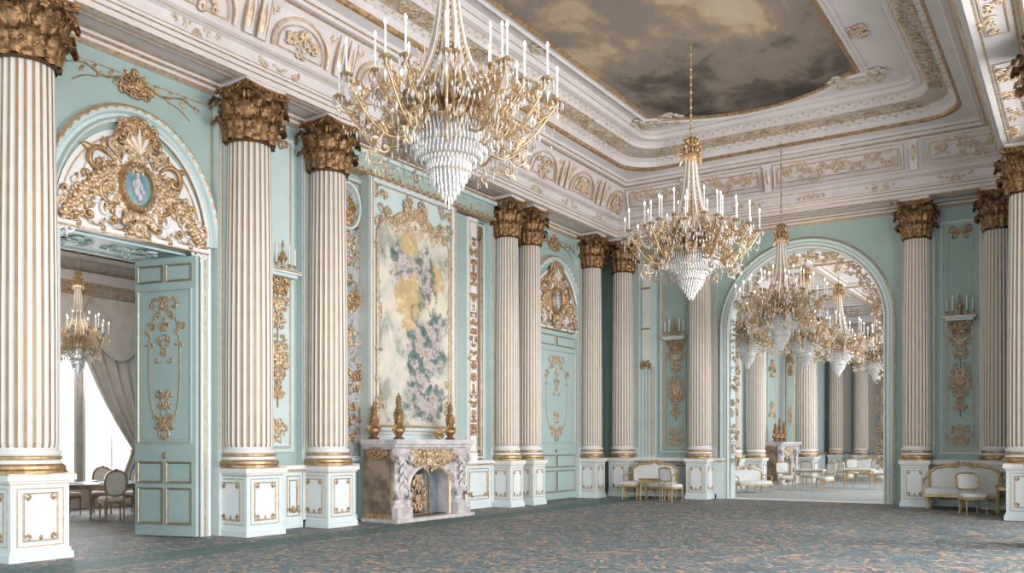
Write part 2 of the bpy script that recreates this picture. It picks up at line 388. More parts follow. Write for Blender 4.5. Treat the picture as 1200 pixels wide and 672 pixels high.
mb = MB(); mb.bbox(-14.4, -11.2, YF-.3, YF, 0, 10.5, TEAL); mb.bbox(-2.8, 3.8, YF-.3, YF, 0, 10.5, TEAL); mb.bbox(-11.2, -2.8, YF-.3, YF, 7.2, 10.5, TEAL); mb.bbox(-11.2, -2.8, YF-.3, YF, 0, 1.2, TEAL)
struct(mb, 'wall_front')

# ------------------------------------------------------------ ceiling and entablature (swept round the room)
CH = 10.2
def ring(i, r=0.0, n=8):
    x0, x1, y0, y1 = XL+i, XR-i, YF+i, YB-i; r = max(r, 1e-4); pts = []
    for cx, cy, a0 in ((x1-r, y1-r, 0), (x0+r, y1-r, pi/2), (x0+r, y0+r, pi), (x1-r, y0+r, 3*pi/2)):
        for k in range(n+1):
            a = a0+pi/2*k/n; pts.append((cx+r*cos(a), cy+r*sin(a)))
    return pts
def rings(mb, prof, mat_default):
    rows = [[(x, y, p[1]) for x, y in ring(p[0], p[3] if len(p) > 3 else 0)] for p in prof]
    for j in range(len(prof)-1):
        mm = prof[j][2] if len(prof[j]) > 2 and prof[j][2] else mat_default
        mb.grid([rows[j], rows[j+1]], mm, True, False)
G = LGOLD
mb = MB()
rings(mb, [(0, 7.72, None), (.05, 7.72, G), (.10, 7.78, None), (.10, 7.83, G), (.16, 7.86, None), (.18, ZS, G), (.22, ZS, None), (.66, ZS, G), (.70, ZS, None), (.80, ZS, GOLD), (.80, 7.93, None),
           (.80, 8.02, G), (.82, 8.04, None), (.84, 8.10, G), (.86, 8.12, None), (.87, 8.16, G), (.87, 8.18, None), (.88, 8.36, None), (.96, 8.39, G), (.96, 8.41, None), (1.02, 8.44, None), (1.02, 8.5, G), (.98, 8.52, None)], CEIL)
struct(mb, 'trim_1')
mb = MB()
rings(mb, [(.98, 8.52, None), (1.00, 8.70, None), (1.08, 8.95, None), (1.20, 9.17, None), (1.28, 9.25, G), (1.34, 9.27, None), (1.42, 9.27, None), (1.42, 9.34, G), (1.46, 9.36, None), (1.5, 9.42, None),
           (1.72, 9.46, GOLD, .9), (1.78, 9.47, GOLD, .95), (1.82, 9.53, None, .95), (1.86, 9.66, None, .9), (1.98, 9.74, G, .85), (2.0, 9.76, CEIL2, .85), (2.34, 9.82, G, .8), (2.37, 9.84, None, .75), (2.38, 9.93, None, .7),
           (2.48, 10.0, G, .6), (2.5, 10.0, None, .6), (2.62, 10.02, None, .5), (2.66, 10.12, G, .4), (2.68, 10.13, None, .4), (2.78, CH, None, .3)], CEIL)
struct(mb, 'trim_2')
mb = MB(); mb.bbox(XL-1.5, XR+.5, YF-.3, YB+.5, CH, CH+.35, CEIL); struct(mb, 'ceiling')
# cream-and-gold relief running round the moulded ceiling bands
def plane_fr(side, i, z, tilt=0):
    c, s_ = cos(tilt), sin(tilt)
    if side == 'L': return Fr((XL+i, 0, z), (0, 1, 0), (c, 0, -s_), (s_, 0, c))
    if side == 'R': return Fr((XR-i, 0, z), (0, 1, 0), (-c, 0, -s_), (-s_, 0, c))
    return Fr((0, YB-i, z), (1, 0, 0), (0, -c, -s_), (0, -s_, c))
k = 3
for side, a0, a1 in (('L', 3, 22.4), ('R', 10, 22.4), ('B', -10.3, -3.3)):
    mb = MB()
    f = plane_fr(side, 2.17, 9.79, radians(80)); 
    n_ = int((a1-a0)*2.2)
    for q_ in range(n_):
        c_ = a0+(a1-a0)*(q_+.5)/n_; rocaille(mb, f, c_, 0, .18, .12, 5, q_, RELIEF if q_ % 2 else LGOLD, True, 0, .013, .09, 'any')
    f = plane_fr(side, 1.92, 9.70, radians(57)); 
    vine(mb, f, a0, a1, 0, .055, .14, RELIEFC, .012, .0, False)
    f = plane_fr(side, 2.43, 9.965, radians(52)); vine(mb, f, a0, a1, 0, .05, .14, RELIEF, .01, .0, False)
    struct(mb, 'trim_%d' % k); k += 1
# beaded band on the entablature face
mb = MB()
for fr, a0, a1 in ((LW, 0, 24.2), (BW, -12, -1.6)):
    a = a0
    while a < a1-1.4:
        f = Fr(fr.p(0, 0, .88), fr.s, fr.n); rocaille(mb, f, a+.5, 8.27, .42, .05, 7, int(a*10), RELIEF, True, 0, .012, .055, 'any')
        a += 1.75
struct(mb, 'trim_%d' % k); k += 1
# cove: lunettes with gilt relief on the left and right, long panels at the back
def arcpts(cx, cz, rx, rz, n=16, a0=pi, a1=0): return [(cx+rx*cos(a0+(a1-a0)*i/n), cz+rz*sin(a0+(a1-a0)*i/n)) for i in range(n+1)]
TL = radians(16)
for side in ('L', 'R'):
    f = plane_fr(side, 1.0, 8.54, TL)
    a = 11.35-2.12*4
    if side == 'R': a = 11.35
    while a < 24.2:
        mb = MB()
        wv = .62 if a < 23 else .5
        pth = [(a-wv, 0.02)]+arcpts(a, .16, wv, .46)+[(a+wv, 0.02)]
        mb.sweep(f, pth, [(0, 0), (0, .05), (.03, .06), (.05, .03), (.05, 0)], RELIEF)
        pth = [(a-wv+.1, 0.06)]+arcpts(a, .16, wv-.1, .36)+[(a+wv-.1, 0.06)]
        mb.sweep(f, pth, [(0, 0), (0, .02), (.02, .02), (.02, 0)], LGOLD, True)
        rocaille(mb, f, a, .25, .30, .2, 12, int(a*7), RELIEF, True, .01, .02, .09)
        for sg in (-1, 1):
            mb.box(f, a+sg*.92-.08, a+sg*.92+.08, 0, .74, 0, .05, CEIL)
            mb.box(f, a+sg*.92-.10, a+sg*.92-.085, 0, .74, 0, .055, LGOLD); mb.box(f, a+sg*.92+.085, a+sg*.92+.10, 0, .74, 0, .055, LGOLD)
            mb.scroll(f, a+sg*.78, .7, -pi/2, .10, .8, -sg, .014, .01, RELIEF)
            mb.petal(f, a+sg*.92, .1, pi/2, .5, .1, .05, .03, LGOLD)
        struct(mb, 'trim_%d' % k); k += 1
        a += 2.12
f = plane_fr('B', 1.0, 8.54, TL)
for a0, a1 in ((-11.6, -9.8), (-9.6, -7.5), (-7.2, -3.9), (-3.45, -1.75)):
    mb = MB()
    mb.rect(f, a0, a1, .06, .70, .05, .05, LGOLD, 0, [CEIL, GOLD, CEIL, CEIL, CEIL])
    mb.rect(f, a0+.12, a1-.12, .17, .59, .03, .03, LGOLD)
    
    n_ = int((a1-a0-.4)*3)
    for q_ in range(n_):
        c_ = a0+.2+(a1-a0-.4)*(q_+.5)/n_; rocaille(mb, f, c_, .38, .14, .13, 5, q_, RELIEF, True, 0, .013, .09, 'any')
    struct(mb, 'trim_%d' % k); k += 1
for a in (-9.7, -7.35, -3.67):
    mb = MB(); mb.box(f, a-.09, a+.09, 0, .75, 0, .09, CEIL); mb.box(f, a-.13, a+.13, .68, .76, 0, .12, CEIL)
    mb.petal(f, a, .6, -pi/2, .4, .12, .09, .04, LGOLD); struct(mb, 'trim_%d' % k); k += 1
# gilt outlines of the soffit compartments between columns
mb = MB()
fs = Fr((XL, 0, ZS-.005), (0, 1, 0), (0, 0, -1), (1, 0, 0))
for a0, a1 in ((7.4, 10.2), (11.3, 12.2), (13.2, 18.6), (20.8, 23.3)): mb.rect(fs, a0, a1, .28, .62, .03, .015, LGOLD, 0)
fs = Fr((0, YB, ZS-.005), (1, 0, 0), (0, 0, -1), (0, -1, 0))
fr_ = Fr((XR, 0, ZS-.005), (0, 1, 0), (0, 0, -1), (-1, 0, 0))
for a0, a1 in ((8.5, 11.8), (12.2, 15.5), (16.7, 21.0), (22.3, 24.6)):
    mb.rect(fr_, a0, a1, .28, .62, .03, .015, LGOLD, 0)
    for q_ in range(4): rocaille(mb, fr_, a0+(a1-a0)*(q_+.5)/4, .45, .35, .1, 6, q_, RELIEF, True, 0, .015, .1)
for a0, a1 in ((-11.5, -10.2), (-9.1, -4.3), (-3.2, -2.3)): mb.rect(fs, a0, a1, .28, .62, .03, .015, LGOLD, 0)
struct(mb, 'trim_%d' % k); k += 1
# ceiling mural
MX0, MX1, MY0, MY1 = -9.6, -4.45, -2.0, 21.4
out = [(MX0, MY0), (MX1, MY0), (MX1, MY1), (MX1-.25, MY1+.02), (MX1-.42, MY1+.18)]
for i in range(13):
    t = i/12; x = (MX1-.55)+(MX0+.35-(MX1-.55))*t; out.append((x, MY1+.30+.72*sin(pi*t)**.8))
out += [(MX0+.25, MY1+.1), (MX0, MY1)]
mur = MB(); mur.add([(x, y, CH-.03) for x, y in out], [tuple(range(len(out)))], MURAL)
mo = mur.build('ceiling_mural'); tag(mo, 'large painted cloudy sky mural set in the moulded white ceiling', 'painting')
mb = MB(); fc = Fr((0, 0, CH), (1, 0, 0), (0, 0, -1), (0, 1, 0))
mb.sweep(fc, out, [(.02, .0), (.02, .05), (-.04, .09), (-.08, .05), (-.16, .06), (-.2, .10), (-.24, .04), (-.24, 0)], CEIL, True, [GOLD, GOLD, GOLD, CEIL, CEIL, CEIL, CEIL])
mb.build('mural_frame', mo)
# cartouches on the flat at the mural's corners
mb = MB()
for cx in (MX0+.05, MX1-.05):
    f = Fr((cx, MY1+.50, CH-.02), (1, 0, 0), (0, 0, -1), (0, 1, 0)); rocaille(mb, f, 0, 0, .6, .3, 26, 5, RELIEFC, True, .0, .03, .16)
for yy in (8, 12.2, 16.5):
    f = Fr((MX0-.35, yy, CH-.02), (0, 1, 0), (0, 0, -1), (1, 0, 0)); rocaille(mb, f, 0, 0, .3, .12, 10, int(yy), RELIEFC, True, 0, .02, .1)
for yy in (15.5, 19.4):
    f = Fr((MX1+.45, yy, CH-.02), (0, 1, 0), (0, 0, -1), (1, 0, 0)); rocaille(mb, f, 0, 0, .3, .14, 12, int(yy), RELIEF, True, 0, .02, .1)
struct(mb, 'trim_%d' % k); k += 1

# ------------------------------------------------------------ wall dressings: pilaster strips, dado, panels
TR = [k]
def trim(mb):
    o = struct(mb, 'trim_%d' % TR[0]); TR[0] += 1; return o
def pilaster(fr, a, hw, d=.16, z0=1.2, z1=7.72):
    mb = MB(); mb.box(fr, a-hw, a+hw, 0, z0, 0, d+.02, PEDW); mb.box(fr, a-hw, a+hw, z0, z1, 0, d, TEAL2)
    n = 4
    for sg in (-1, 1):
        for e in (.02, .08): mb.box(fr, a+sg*(hw-e)-.008, a+sg*(hw-e)+.008, z0+.3, z1, d, d+.012, LGOLD)
    trim(mb)
CL = [(6.75, 1.02), (10.73, 1.0), (12.68, .92), (19.1, .74), (20.2, .74), (23.75, .72)]
CB = [(-12.05, .80), (-9.55, .78), (-3.70, .80), (-1.85, .80)]
for a, k_ in CL: pilaster(LW, a, .40*k_+.08)
for a, k_ in CB: pilaster(BW, a, .40*k_+.08)
def dado(fr, a0, a1, d=.14, frames=1, gold=True):
    mb = MB(); mb.box(fr, a0, a1, 0, .14, 0, d+.04, PEDW); mb.box(fr, a0, a1, .14, 1.08, 0, d, PEDW)
    mb.box(fr, a0, a1, 1.08, 1.12, 0, d+.05, LGOLD); mb.box(fr, a0, a1, 1.12, 1.2, 0, d+.10, WHITE)
    w_ = (a1-a0)/frames
    for i in range(frames):
        b0, b1 = a0+w_*i+.12, a0+w_*(i+1)-.12
        if b1-b0 < .1: continue
        f = Fr(fr.p(0, 0, d), fr.s, fr.n)
        mb.rect(f, b0, b1, .22, 1.0, .02, .015, LGOLD); mb.rect(f, b0+.07, b1-.07, .30, .92, .02, .02, GOLD)
        for sx in (b0+.1, b1-.1):
            rocaille(mb, f, sx, .34, .06, .05, 5, 3, GOLD, False, .005, .01, .04)
    trim(mb)
dado(LW, 11.15, 12.3, frames=2); dado(LW, 13.05, 13.75); dado(LW, 17.6, 18.75)
dado(BW, -9.2, -8.95, frames=1)
def panel(fr, a0, a1, z0, z1, m=None, top=True, orn=True, seed=1, base=None):
    mb = MB()
    if m: mb.box(fr, a0, a1, z0, z1, 0, .02, m)
    f = Fr(fr.p(0, 0, .02), fr.s, fr.n)
    mb.rect(f, a0, a1, z0, z1, .05, .03, TEAL2); mb.rect(f, a0+.07, a1-.07, z0+.07, z1-.07, .018, .015, LGOLD)
    if orn:
        c = (a0+a1)/2; hw = (a1-a0)/2-.12
        rocaille(mb, f, c, z1-.15, min(hw, .5), .1, 8, seed, GOLD, True, .0, .014, .09)
        rocaille(mb, f, c, z0+.35, hw*.8, .2, 12, seed+1, LGOLD, True, .0, .014, .11)
    trim(mb)
panel(LW, 11.28, 12.12, 1.45, 7.45, TEAL2, seed=3)
# tall fields above the doors, with a gilt garland
for c in (D1, D2):
    mb = MB(); f = LW; hw = 1.5 if c == D1 else 1.42
    pth = [(c-hw, 5.4), (c-hw, 7.5), (c+hw, 7.5), (c+hw, 5.4)]
    mb.sweep(f, pth, [(0, 0), (0, .02), (.02, .02), (.02, 0)], LGOLD)
    rocaille(mb, f, c, 7.38, .26, .16, 12, 9, GOLD, True, .02, .02, .1)
    for sg in (-1, 1):
        mb.tube([f.p(c+sg*t, 7.40+.05*sin(t*9), .03) for t in [.2+.13*i for i in range(9)]], [.02-.0015*i for i in range(9)], GOLD, 5)
        for i in range(7): mb.petal(f, c+sg*(.3+.14*i), 7.4, (pi/2 if i % 2 else -pi/2)+sg*.6, .13, .05, .02, .02, GOLD)
        mb.tube([f.p(c+sg*(.65+.08*i), 7.30-.02*i*i*.35, .02) for i in range(6)], .008, GOLD, 4)
    trim(mb)

# ------------------------------------------------------------ doorways
def doorcase(c, k):
    # casing
    mb = MB(); f = LW
    pth = [(c-DWD, 0), (c-DWD, DH), (c+DWD, DH), (c+DWD, 0)]
    prof = [(0, -.05), (0, .05), (.03, .07), (.07, .05), (.11, .05), (.13, .09), (.17, .10), (.19, .05), (.20, 0)]
    for sg in (-1, 1):
        mb.sweep(f, [(c+sg*DWD, 0), (c+sg*DWD, 5.0)], [(-sg*o*-1 if False else -sg*o, d) for o, d in prof], TEAL2, False, [TEAL2, WHITE, TEAL2, LGOLD, TEAL2, WHITE, LGOLD, TEAL2])
    pth = arcpts(c, 5.02, 1.36, 1.72, 28)
    prof = [(-.0, 0), (0, .06), (.04, .10), (.08, .06), (.13, .05), (.16, .12), (.22, .15), (.28, .10), (.30, 0)]
    mb.sweep(f, pth, prof, TEAL2, False, [LGOLD, WHITE, TEAL, TEAL2, TEAL2, TEAL2, LGOLD, TEAL2])
    for i in range(1, 27):      # leaf-and-berry run on the outer arch
        x, z = pth[i]; an = atan2((z-5.02)/1.72, (x-c)/1.36)
        mb.petal(f, c+(1.36+.21)*cos(an), 5.02+(1.72+.21)*sin(an), an+pi/2, .18, .06, .13, .03, LGOLD)
    mb.box(f, c-1.36, c+1.36, DH, DH+.06, 0, .12, WHITE); mb.box(f, c-1.36, c+1.36, DH-.02, DH, 0, .14, LGOLD)
    tag(mb.build('door_case'), None); o = bpy.data.objects[-1] if False else None
    return mb
def doorcase_obj(c, n):
    doorcase(c, n)
    o = [x for x in COL.objects if x.name.startswith('door_case')][-1]
    o.name = 'trim_%d' % TR[0]; TR[0] += 1; tag(o, kind='structure')
for n_, c in enumerate((D1, D2)):
    doorcase_obj(c, n_)
    # tympanum: white half-moon field and gilt cartouche with a blue cameo
    root = empty('overdoor_cartouche', (XL, c, DH+.06), 0, (1, 1, 1.16))
    f = Fr((0, 0, 0), (0, 1, 0), (1, 0, 0))
    mb = MB(); pts = [(-1.34, 0)]+arcpts(0, 0.02, 1.34, 1.42, 28)+[(1.34, 0)]
    mb.add([f.p(a, z, .03) for a, z in pts], [tuple(range(len(pts)))], WHITE)
    mb.sweep(f, arcpts(0, .0, 1.26, 1.34, 28), [(0, .03), (0, .05), (.02, .05), (.02, .03)], LGOLD)
    mb.build('tympanum_field', root)
    mb = MB(); oz = .66
    ov = [(.25*cos(2*pi*i/28), oz+.27*sin(2*pi*i/28)) for i in range(28)]
    mb.sweep(f, ov[::-1], [(-.02, .1), (0, .17), (.03, .2), (.06, .17), (.09, .1), (.12, .03)], GOLD, True)
    for i in range(24):
        t = 2*pi*i/24; mb.ball(f.p(.285*cos(t), oz+.305*sin(t), .2), .02, LGOLD, 6, 1, 4)
    mb.build('medallion_frame', root)
    mb = MB(); mb.grid([[f.p(.25*q*cos(2*pi*i/28), oz+.27*q*sin(2*pi*i/28), .10+.03*(1-q*q)) for i in range(28)] for q in (.01, .4, .7, 1)], BLUE, True)
    mb.build('medallion', root)
    mb = MB()
    for i, (a, z, r, sz) in enumerate(((-.02, .82, .035, 1.1), (-.02, .72, .055, 1.5), (-.04, .60, .06, 1.4), (.05, .67, .03, 2), (.02, .52, .05, 1.2), (-.09, .7, .025, 2), (.08, .6, .035, 1))):
        mb.ball(f.p(a, z, .13), r, CAMEO, 8, sz, 5)
    mb.build('cameo_relief', root)
    mb = MB()
    rocaille(mb, f, 0, oz+.02, .42, .44, 40, 11, LGOLD, True, .05, .024, .11, 'ring')
    rocaille(mb, f, 0, oz+.02, .5, .52, 30, 12, WHITE, True, .04, .024, .12, 'ring'); rocaille(mb, f, 0, oz+.02, .5, .52, 16, 15, GOLD, True, .06, .02, .10, 'ring')
    rocaille(mb, f, 0, 1.27, .32, .22, 30, 13, LGOLD, True, .09, .024, .12)       # crest
    rocaille(mb, f, 0, 1.42, .40, .10, 20, 14, GOLD, True, .12, .022, .11)
    for j in range(7):          # shell
        an = pi/2+(j-3)*.3; mb.petal(f, 0, 1.12, an, .38, .12, .12, .08, WHITE if j % 2 else LGOLD)
    for sg in (-1, 1):
        for i in range(9):      # flowers and garlands falling to both sides
            t = i/8; a = sg*(.45+.75*t); z = .78-.70*t**1.4
            rocaille(mb, f, a, z, .15, .15, 7, 20+i, GOLD if i % 2 else LGOLD, False, .05, .02, .09); rocaille(mb, f, a, z+.05, .17, .15, 4, 40+i, WHITE, False, .04, .02, .10)
            mb.ball(f.p(a, z, .1), .065-.02*t, LGOLD, 8, .8, 5)
            for q in range(5): mb.petal(f, a, z, q*1.256+i, .12, .08, .10, .05, GOLD if q % 2 else LGOLD)
        mb.scroll(f, sg*.4, .95, pi/2-sg*.8, .22, .9, -sg, .035, .08, GOLD)
        mb.scroll(f, sg*.3, .38, -sg*.3+(0 if sg > 0 else pi), .2, .9, sg, .035, .06, GOLD)
    mb.build('gilt_scrollwork', root)
    mb = MB(); vine(mb, f, -1.3, 1.3, .06, .10, .2, GOLD, .022, .1); rocaille(mb, f, 0, .12, .22, .12, 12, 8, LGOLD, True, .12, .03, .1)
    mb.build('garland_band', root)
    if c == D1: tag(root, 'large gilt rococo overdoor cartouche with blue oval cameo above open dining room doorway', 'wall ornament', 'overdoor cartouches')
    else: tag(root, 'smaller gilt overdoor cartouche above the closed far door near the room corner', 'wall ornament', 'overdoor cartouches')
# reveal lining of the open doorway
mb = MB(); f = Fr((0, D1-DWD, 0), (1, 0, 0), (0, 1, 0))
mb.bbox(XL-T, XL, D1-DWD, D1+DWD, DH-.02, DH, TEAL)
fs = Fr((XL-T/2, D1, DH-.02), (1, 0, 0), (0, 0, -1), (0, 1, 0)); mb.rect(fs, -.6, .6, -1.1, 1.1, .04, .03, TEAL2)
rocaille(mb, fs, 0, 0, .35, .8, 14, 4, TEAL2, True, 0, .02, .16); trim(mb)
def door_leaf(w_, h_, name='door_leaf'):
    # leaf in plane x (0..w_), facing -y
    root = empty(name, (0, 0, 0)); f = Fr((0, 0, 0), (1, 0, 0), (0, -1, 0))
    mb = MB(); mb.box(f, 0, w_, .02, h_, -.06, 0, DTEAL)
    mb.box(f, 0, w_, .02, h_, -.07, -.06, DTEAL); mb.build('leaf_board', root)
    def fld(z0, z1, s0, s1, mt, nm='panel_moulding'):
        mb = MB(); mb.rect(f, s0, s1, z0, z1, .035, .03, mt, 0, [mt, mt, LGOLD, mt, DTEAL]); mb.box(f, s0+.06, s1-.06, z0+.06, z1-.06, 0, .012, DTEAL); mb.build(nm, root)
    g = .10; m_ = w_/2
    for s0, s1 in ((g-.02, m_-.04), (m_+.04, w_-g+.02)):
        fld(.22, .85, s0, s1, DFRAME); fld(.93, 1.30, s0, s1, DFRAME); fld(h_-.42, h_-.12, s0, s1, DFRAME)
    fld(1.62, h_-.55, g-.02, w_-g+.02, DTEAL)
    mb = MB(); c = w_/2; zc = 2.95
    ov = []
    hw, hz = w_*.24, .95
    for i in range(40):
        t = 2*pi*i/40; sx = abs(cos(t))**.6*(1 if cos(t) > 0 else -1); sz = abs(sin(t))**.8*(1 if sin(t) > 0 else -1); ov.append((c+hw*sx, zc+hz*sz))
    mb.sweep(f, ov[::-1], [(0, 0), (.0, .02), (.025, .025), (.03, 0)], LGOLD, True)
    rocaille(mb, f, c, zc+hz, hw*.9, .28, 16, 31, LGOLD, True, .01, .013, .09); rocaille(mb, f, c, zc-hz, hw*.7, .2, 12, 32, LGOLD, True, .01, .013, .08)
    rocaille(mb, f, c, zc+.35, .07, .5, 10, 33, LGOLD, True, .01, .012, .07); rocaille(mb, f, c, zc-.62, .12, .2, 8, 34, LGOLD, True, .01, .012, .08)
    for sg in (-1, 1): rocaille(mb, f, c+sg*hw, zc+hz*.55, .05, .25, 6, 35, LGOLD, False, .01, .012, .07)
    mb.build('gilt_arabesque', root)
    mb = MB(); mb.lathe([(.02, 0), (.03, .02), (.012, .05), (.03, .08), (.001, .11)], GOLD, 10, (0, 0, 0)); o = mb.build('door_handle', root); o.location = (w_-.05 if False else c, -.02, 1.36)
    return root
dl = door_leaf(1.30, 4.82)
dl.location = (-14.02, 9.50, 0); dl.rotation_euler = (0, 0, atan2(.28, 1.2))
tag(dl, 'tall pale teal panelled door leaf with gilt oval arabesque, standing open to the dining room', 'door')
d2 = door_leaf(2.40, 4.85); d2.location = (XL+.075, D2-1.20, 0); d2.rotation_euler = (0, 0, pi/2)
tag(d2, 'closed teal panelled door with gilt arabesque in the far arch by the corner', 'door')

# back arch casing
mb = MB()
pth = [(AX-AR, 0)]+arcpts(AX, AZ, AR, AR, 44)+[(AX+AR, 0)]
prof = [(0, -.06), (0, .04), (.05, .08), (.08, .05), (.16, .05), (.18, .09), (.24, .12), (.28, .06), (.31, .05), (.33, 0)]
mb.sweep(BW, pth, prof, TEAL2, False, [TEAL2, WHITE, LGOLD, TEAL2, TEAL, TEAL2, TEAL2, GOLD, TEAL2])
trim(mb)
# gilt cresting inside the arch
mb = MB()
for i in range(1, 22):
    t = pi*i/22
    rocaille(mb, Fr(BW.p(0, 0, -.2), BW.s, BW.n), AX+(AR-.18)*cos(t), AZ+(AR-.16)*sin(t), .14, .14, 7, i, LGOLD, False, 0, .016, .10)
for sg in (-1, 1):
    for i in range(12): rocaille(mb, Fr(BW.p(0, 0, -.2), BW.s, BW.n), AX+sg*(AR-.1), AZ-.35*i, .06, .16, 4, i+40, LGOLD, False, 0, .02, .09)
for i in range(21):
    pass
trim(mb)
# ------------------------------------------------------------ columns
def make_column():
    root = empty('fluted_column', (0, 0, 0)); h = .40
    mb = MB()
    def sq(r, z0, z1, m): mb.bbox(-r, r, -r, r, z0, z1, m)
    sq(h+.045, 0, .10, PEDW); sq(h+.02, .10, .15, PEDW); sq(h, .15, 1.05, PEDW); sq(h+.015, 1.05, 1.065, LGOLD); sq(h+.03, 1.065, 1.10, WHITE); sq(h+.07, 1.10, 1.18, WHITE); sq(h+.05, 1.18, 1.2, LGOLD)
    mb.build('pedestal', root)
    for j in range(4):
        an = j*pi/2; n_ = Vector((cos(an), sin(an), 0)); s_ = Vector((-sin(an), cos(an), 0)); f = Fr(n_*h, s_, n_)
        mb = MB(); mb.rect(f, -.32, .32, .20, 1.0, .014, .010, LGOLD)
        mb.rect(f, -.24, .24, .27, .94, .022, .018, LGOLD); mb.box(f, -.215, .215, .295, .915, 0, .008, PANELW)
        for sx in (-1, 1):
            for sz, zz in ((1, .31), (-1, .90)):
                mb.scroll(f, sx*.205, zz, sz*pi/2, .04, .8, sx*sz, .008, .012, GOLD); mb.scroll(f, sx*.19, zz-.012*sz, (0 if sx < 0 else pi), .035, .8, -sx*sz, .008, .012, GOLD)
        mb.petal(f, 0, .29, pi/2, .07, .05, .01, .02, GOLD)
        mb.build('pedestal_panel', root)
    mb = MB()
    prof = [(.50, 1.2, GOLD), (.50, 1.235, GOLD), (.515, 1.26, GOLD), (.51, 1.30, GOLD), (.47, 1.33, WHITE), (.455, 1.35, WHITE), (.44, 1.38, GOLD), (.465, 1.40, GOLD), (.465, 1.425, GOLD), (.44, 1.44, WHITE), (.455, 1.46, WHITE), (.46, 1.49, WHITE), (.44, 1.51, WHITE), (.41, 1.53, WHITE), (.40, 1.56, WHITE)]
    mb.lathe(prof, WHITE, 40); mb.build('column_base', root)
    mb = MB(); N = 24; zs = [1.55, 1.62, 3.2, 5.0, 6.8, 6.9]; rs = [.405, .42, .417, .40, .375, .37]
    offs = [(0, 1, FILLET), (.40, 1, FLUTE), (.47, .968, FLUTE), (.58, .94, FLUTE), (.69, .93, FLUTE), (.79, .948, FLUTE), (.92, .972, FLUTE), (1.0, 1, FILLET)]
    for q in range(7):
        for i in range(N):
            cols = []
            for e in (q, q+1):
                t = (i+offs[e][0])*2*pi/N; cols.append([(rs[j]*offs[e][1]*cos(t), rs[j]*offs[e][1]*sin(t), zs[j]) for j in range(len(zs))])
            mb.grid(cols, offs[q][2], False, False)
    mb.build('fluted_shaft', root)
    # Corinthian capital
    mb = MB(); zb = 6.86; ZK = .95
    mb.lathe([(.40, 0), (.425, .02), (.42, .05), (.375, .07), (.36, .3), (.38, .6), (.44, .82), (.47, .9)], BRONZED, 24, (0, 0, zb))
    def leaf(an, r0, z0, H, W, out, seed):
        rnd = random.Random(seed); rows = []; nr = 13
        for i in range(nr+1):
            t = i/nr
            if t < .8: up = H*t*1.12; r = r0+.02+out*.75*(t/.8)**2.4
            else: q_ = (t-.8)/.2*pi*.95; up = H*.896+.05*sin(q_)-.10*(1-cos(q_))*.5; r = r0+.02+out*(.75)+.055*(1-cos(q_))
            lobe = .62+.50*abs(sin(t*pi*3.5+.5)); w_ = W*(.50+.62*sin(pi*min(1, .12+t*.74)))*(lobe if t < .85 else .75*lobe)
            row = []
            for j in range(7):
                q = (j-3)/3; rr = r+.045*(1-abs(q))-.05*(j in (1, 5))+.045*abs(q)*abs(sin(t*pi*3.5+.5))*(.4+t)+rnd.uniform(-.006, .006); a = an+q*w_/2/max(r, .2)
                row.append((rr*cos(a), rr*sin(a), z0+up+.05*abs(q)*sin(t*pi*7)))
            rows.append(row)
        mb.grid(rows, BRONZE)
    for j in range(8): leaf(j*pi/4+pi/8, .40, zb+.03, .42, .33, .12, j)
    for j in range(8): leaf(j*pi/4, .40, zb+.06, .68, .31, .16, j+9)
    for j in range(8): leaf(j*pi/4+pi/8, .42, zb+.42, .40, .24, .14, j+19)
    for j in range(4):
        an = pi/4+j*pi/2; d_ = Vector((cos(an), sin(an), 0)); s_ = Vector((-sin(an), cos(an), 0))
        for sg in (-1, 1):      # volute pairs
            pts = []
            for i in range(26):
                t = i/25
                if t < .4: p = d_*(.40+.18*(t/.4)**1.5)+Vector((0, 0, zb+.50+.34*(t/.4)))+s_*sg*(.14-.10*(t/.4))
                else:
                    u = (t-.4)/.6; rr = .085*(1-u*.75); a2 = pi/2-u*3.6*pi*.8
                    p = d_*(.585+rr*cos(a2))+Vector((0, 0, zb+.765+rr*sin(a2)))+s_*sg*.035
                pts.append(p)
            mb.tube(pts, [.022]*10+[.026]*16, BRONZE, 6)
        an2 = j*pi/2; d2_ = Vector((cos(an2), sin(an2), 0)); s2 = Vector((-sin(an2), cos(an2), 0)); f = Fr(d2_*.47+Vector((0, 0, zb+.86)), s2, d2_)
        mb.ball(f.p(0, 0, .02), .045, BRONZE, 8, 1, 5)
        for q in range(6): mb.petal(f, 0, 0, q*pi/3, .11, .08, 0, .05, BRONZE)
        for sg in (-1, 1): mb.scroll(f, sg*.03, -.3, pi/2-sg*.3, .07, 1, -sg, .018, .0, BRONZE)
    # abacus with concave sides
    ab = []
    for j in range(4):
        a0 = pi/4+j*pi/2
        for i in range(8):
            t = i/8; p0 = Vector((cos(a0), sin(a0)))*.70; p1 = Vector((cos(a0+pi/2), sin(a0+pi/2)))*.70; p = p0.lerp(p1, t); p *= 1-.12*sin(pi*t)
            ab.append(p)
    zz = [(.92, .90), (1.0, .94), (1.0, .97), (1.05, .98), (1.05, 1.02)]
    mb.grid([[(p.x*k_, p.y*k_, zb+z_) for p in ab] for k_, z_ in zz], BRONZE, True, False, True)
    for j in range(4):          # egg run on the abacus
        for i in range(-4, 5):
            an = j*pi/2; d_ = Vector((cos(an), sin(an), 0)); s_ = Vector((-sin(an), cos(an), 0))
            mb.ball(d_*(.44+.006*i*i)+s_*i*.095+Vector((0, 0, zb+.95)), .03, BRONZE, 6, 1.1, 4)
    mb.bbox(-.44, .44, -.44, .44, zb+1.0, zb+1.095, CEIL)
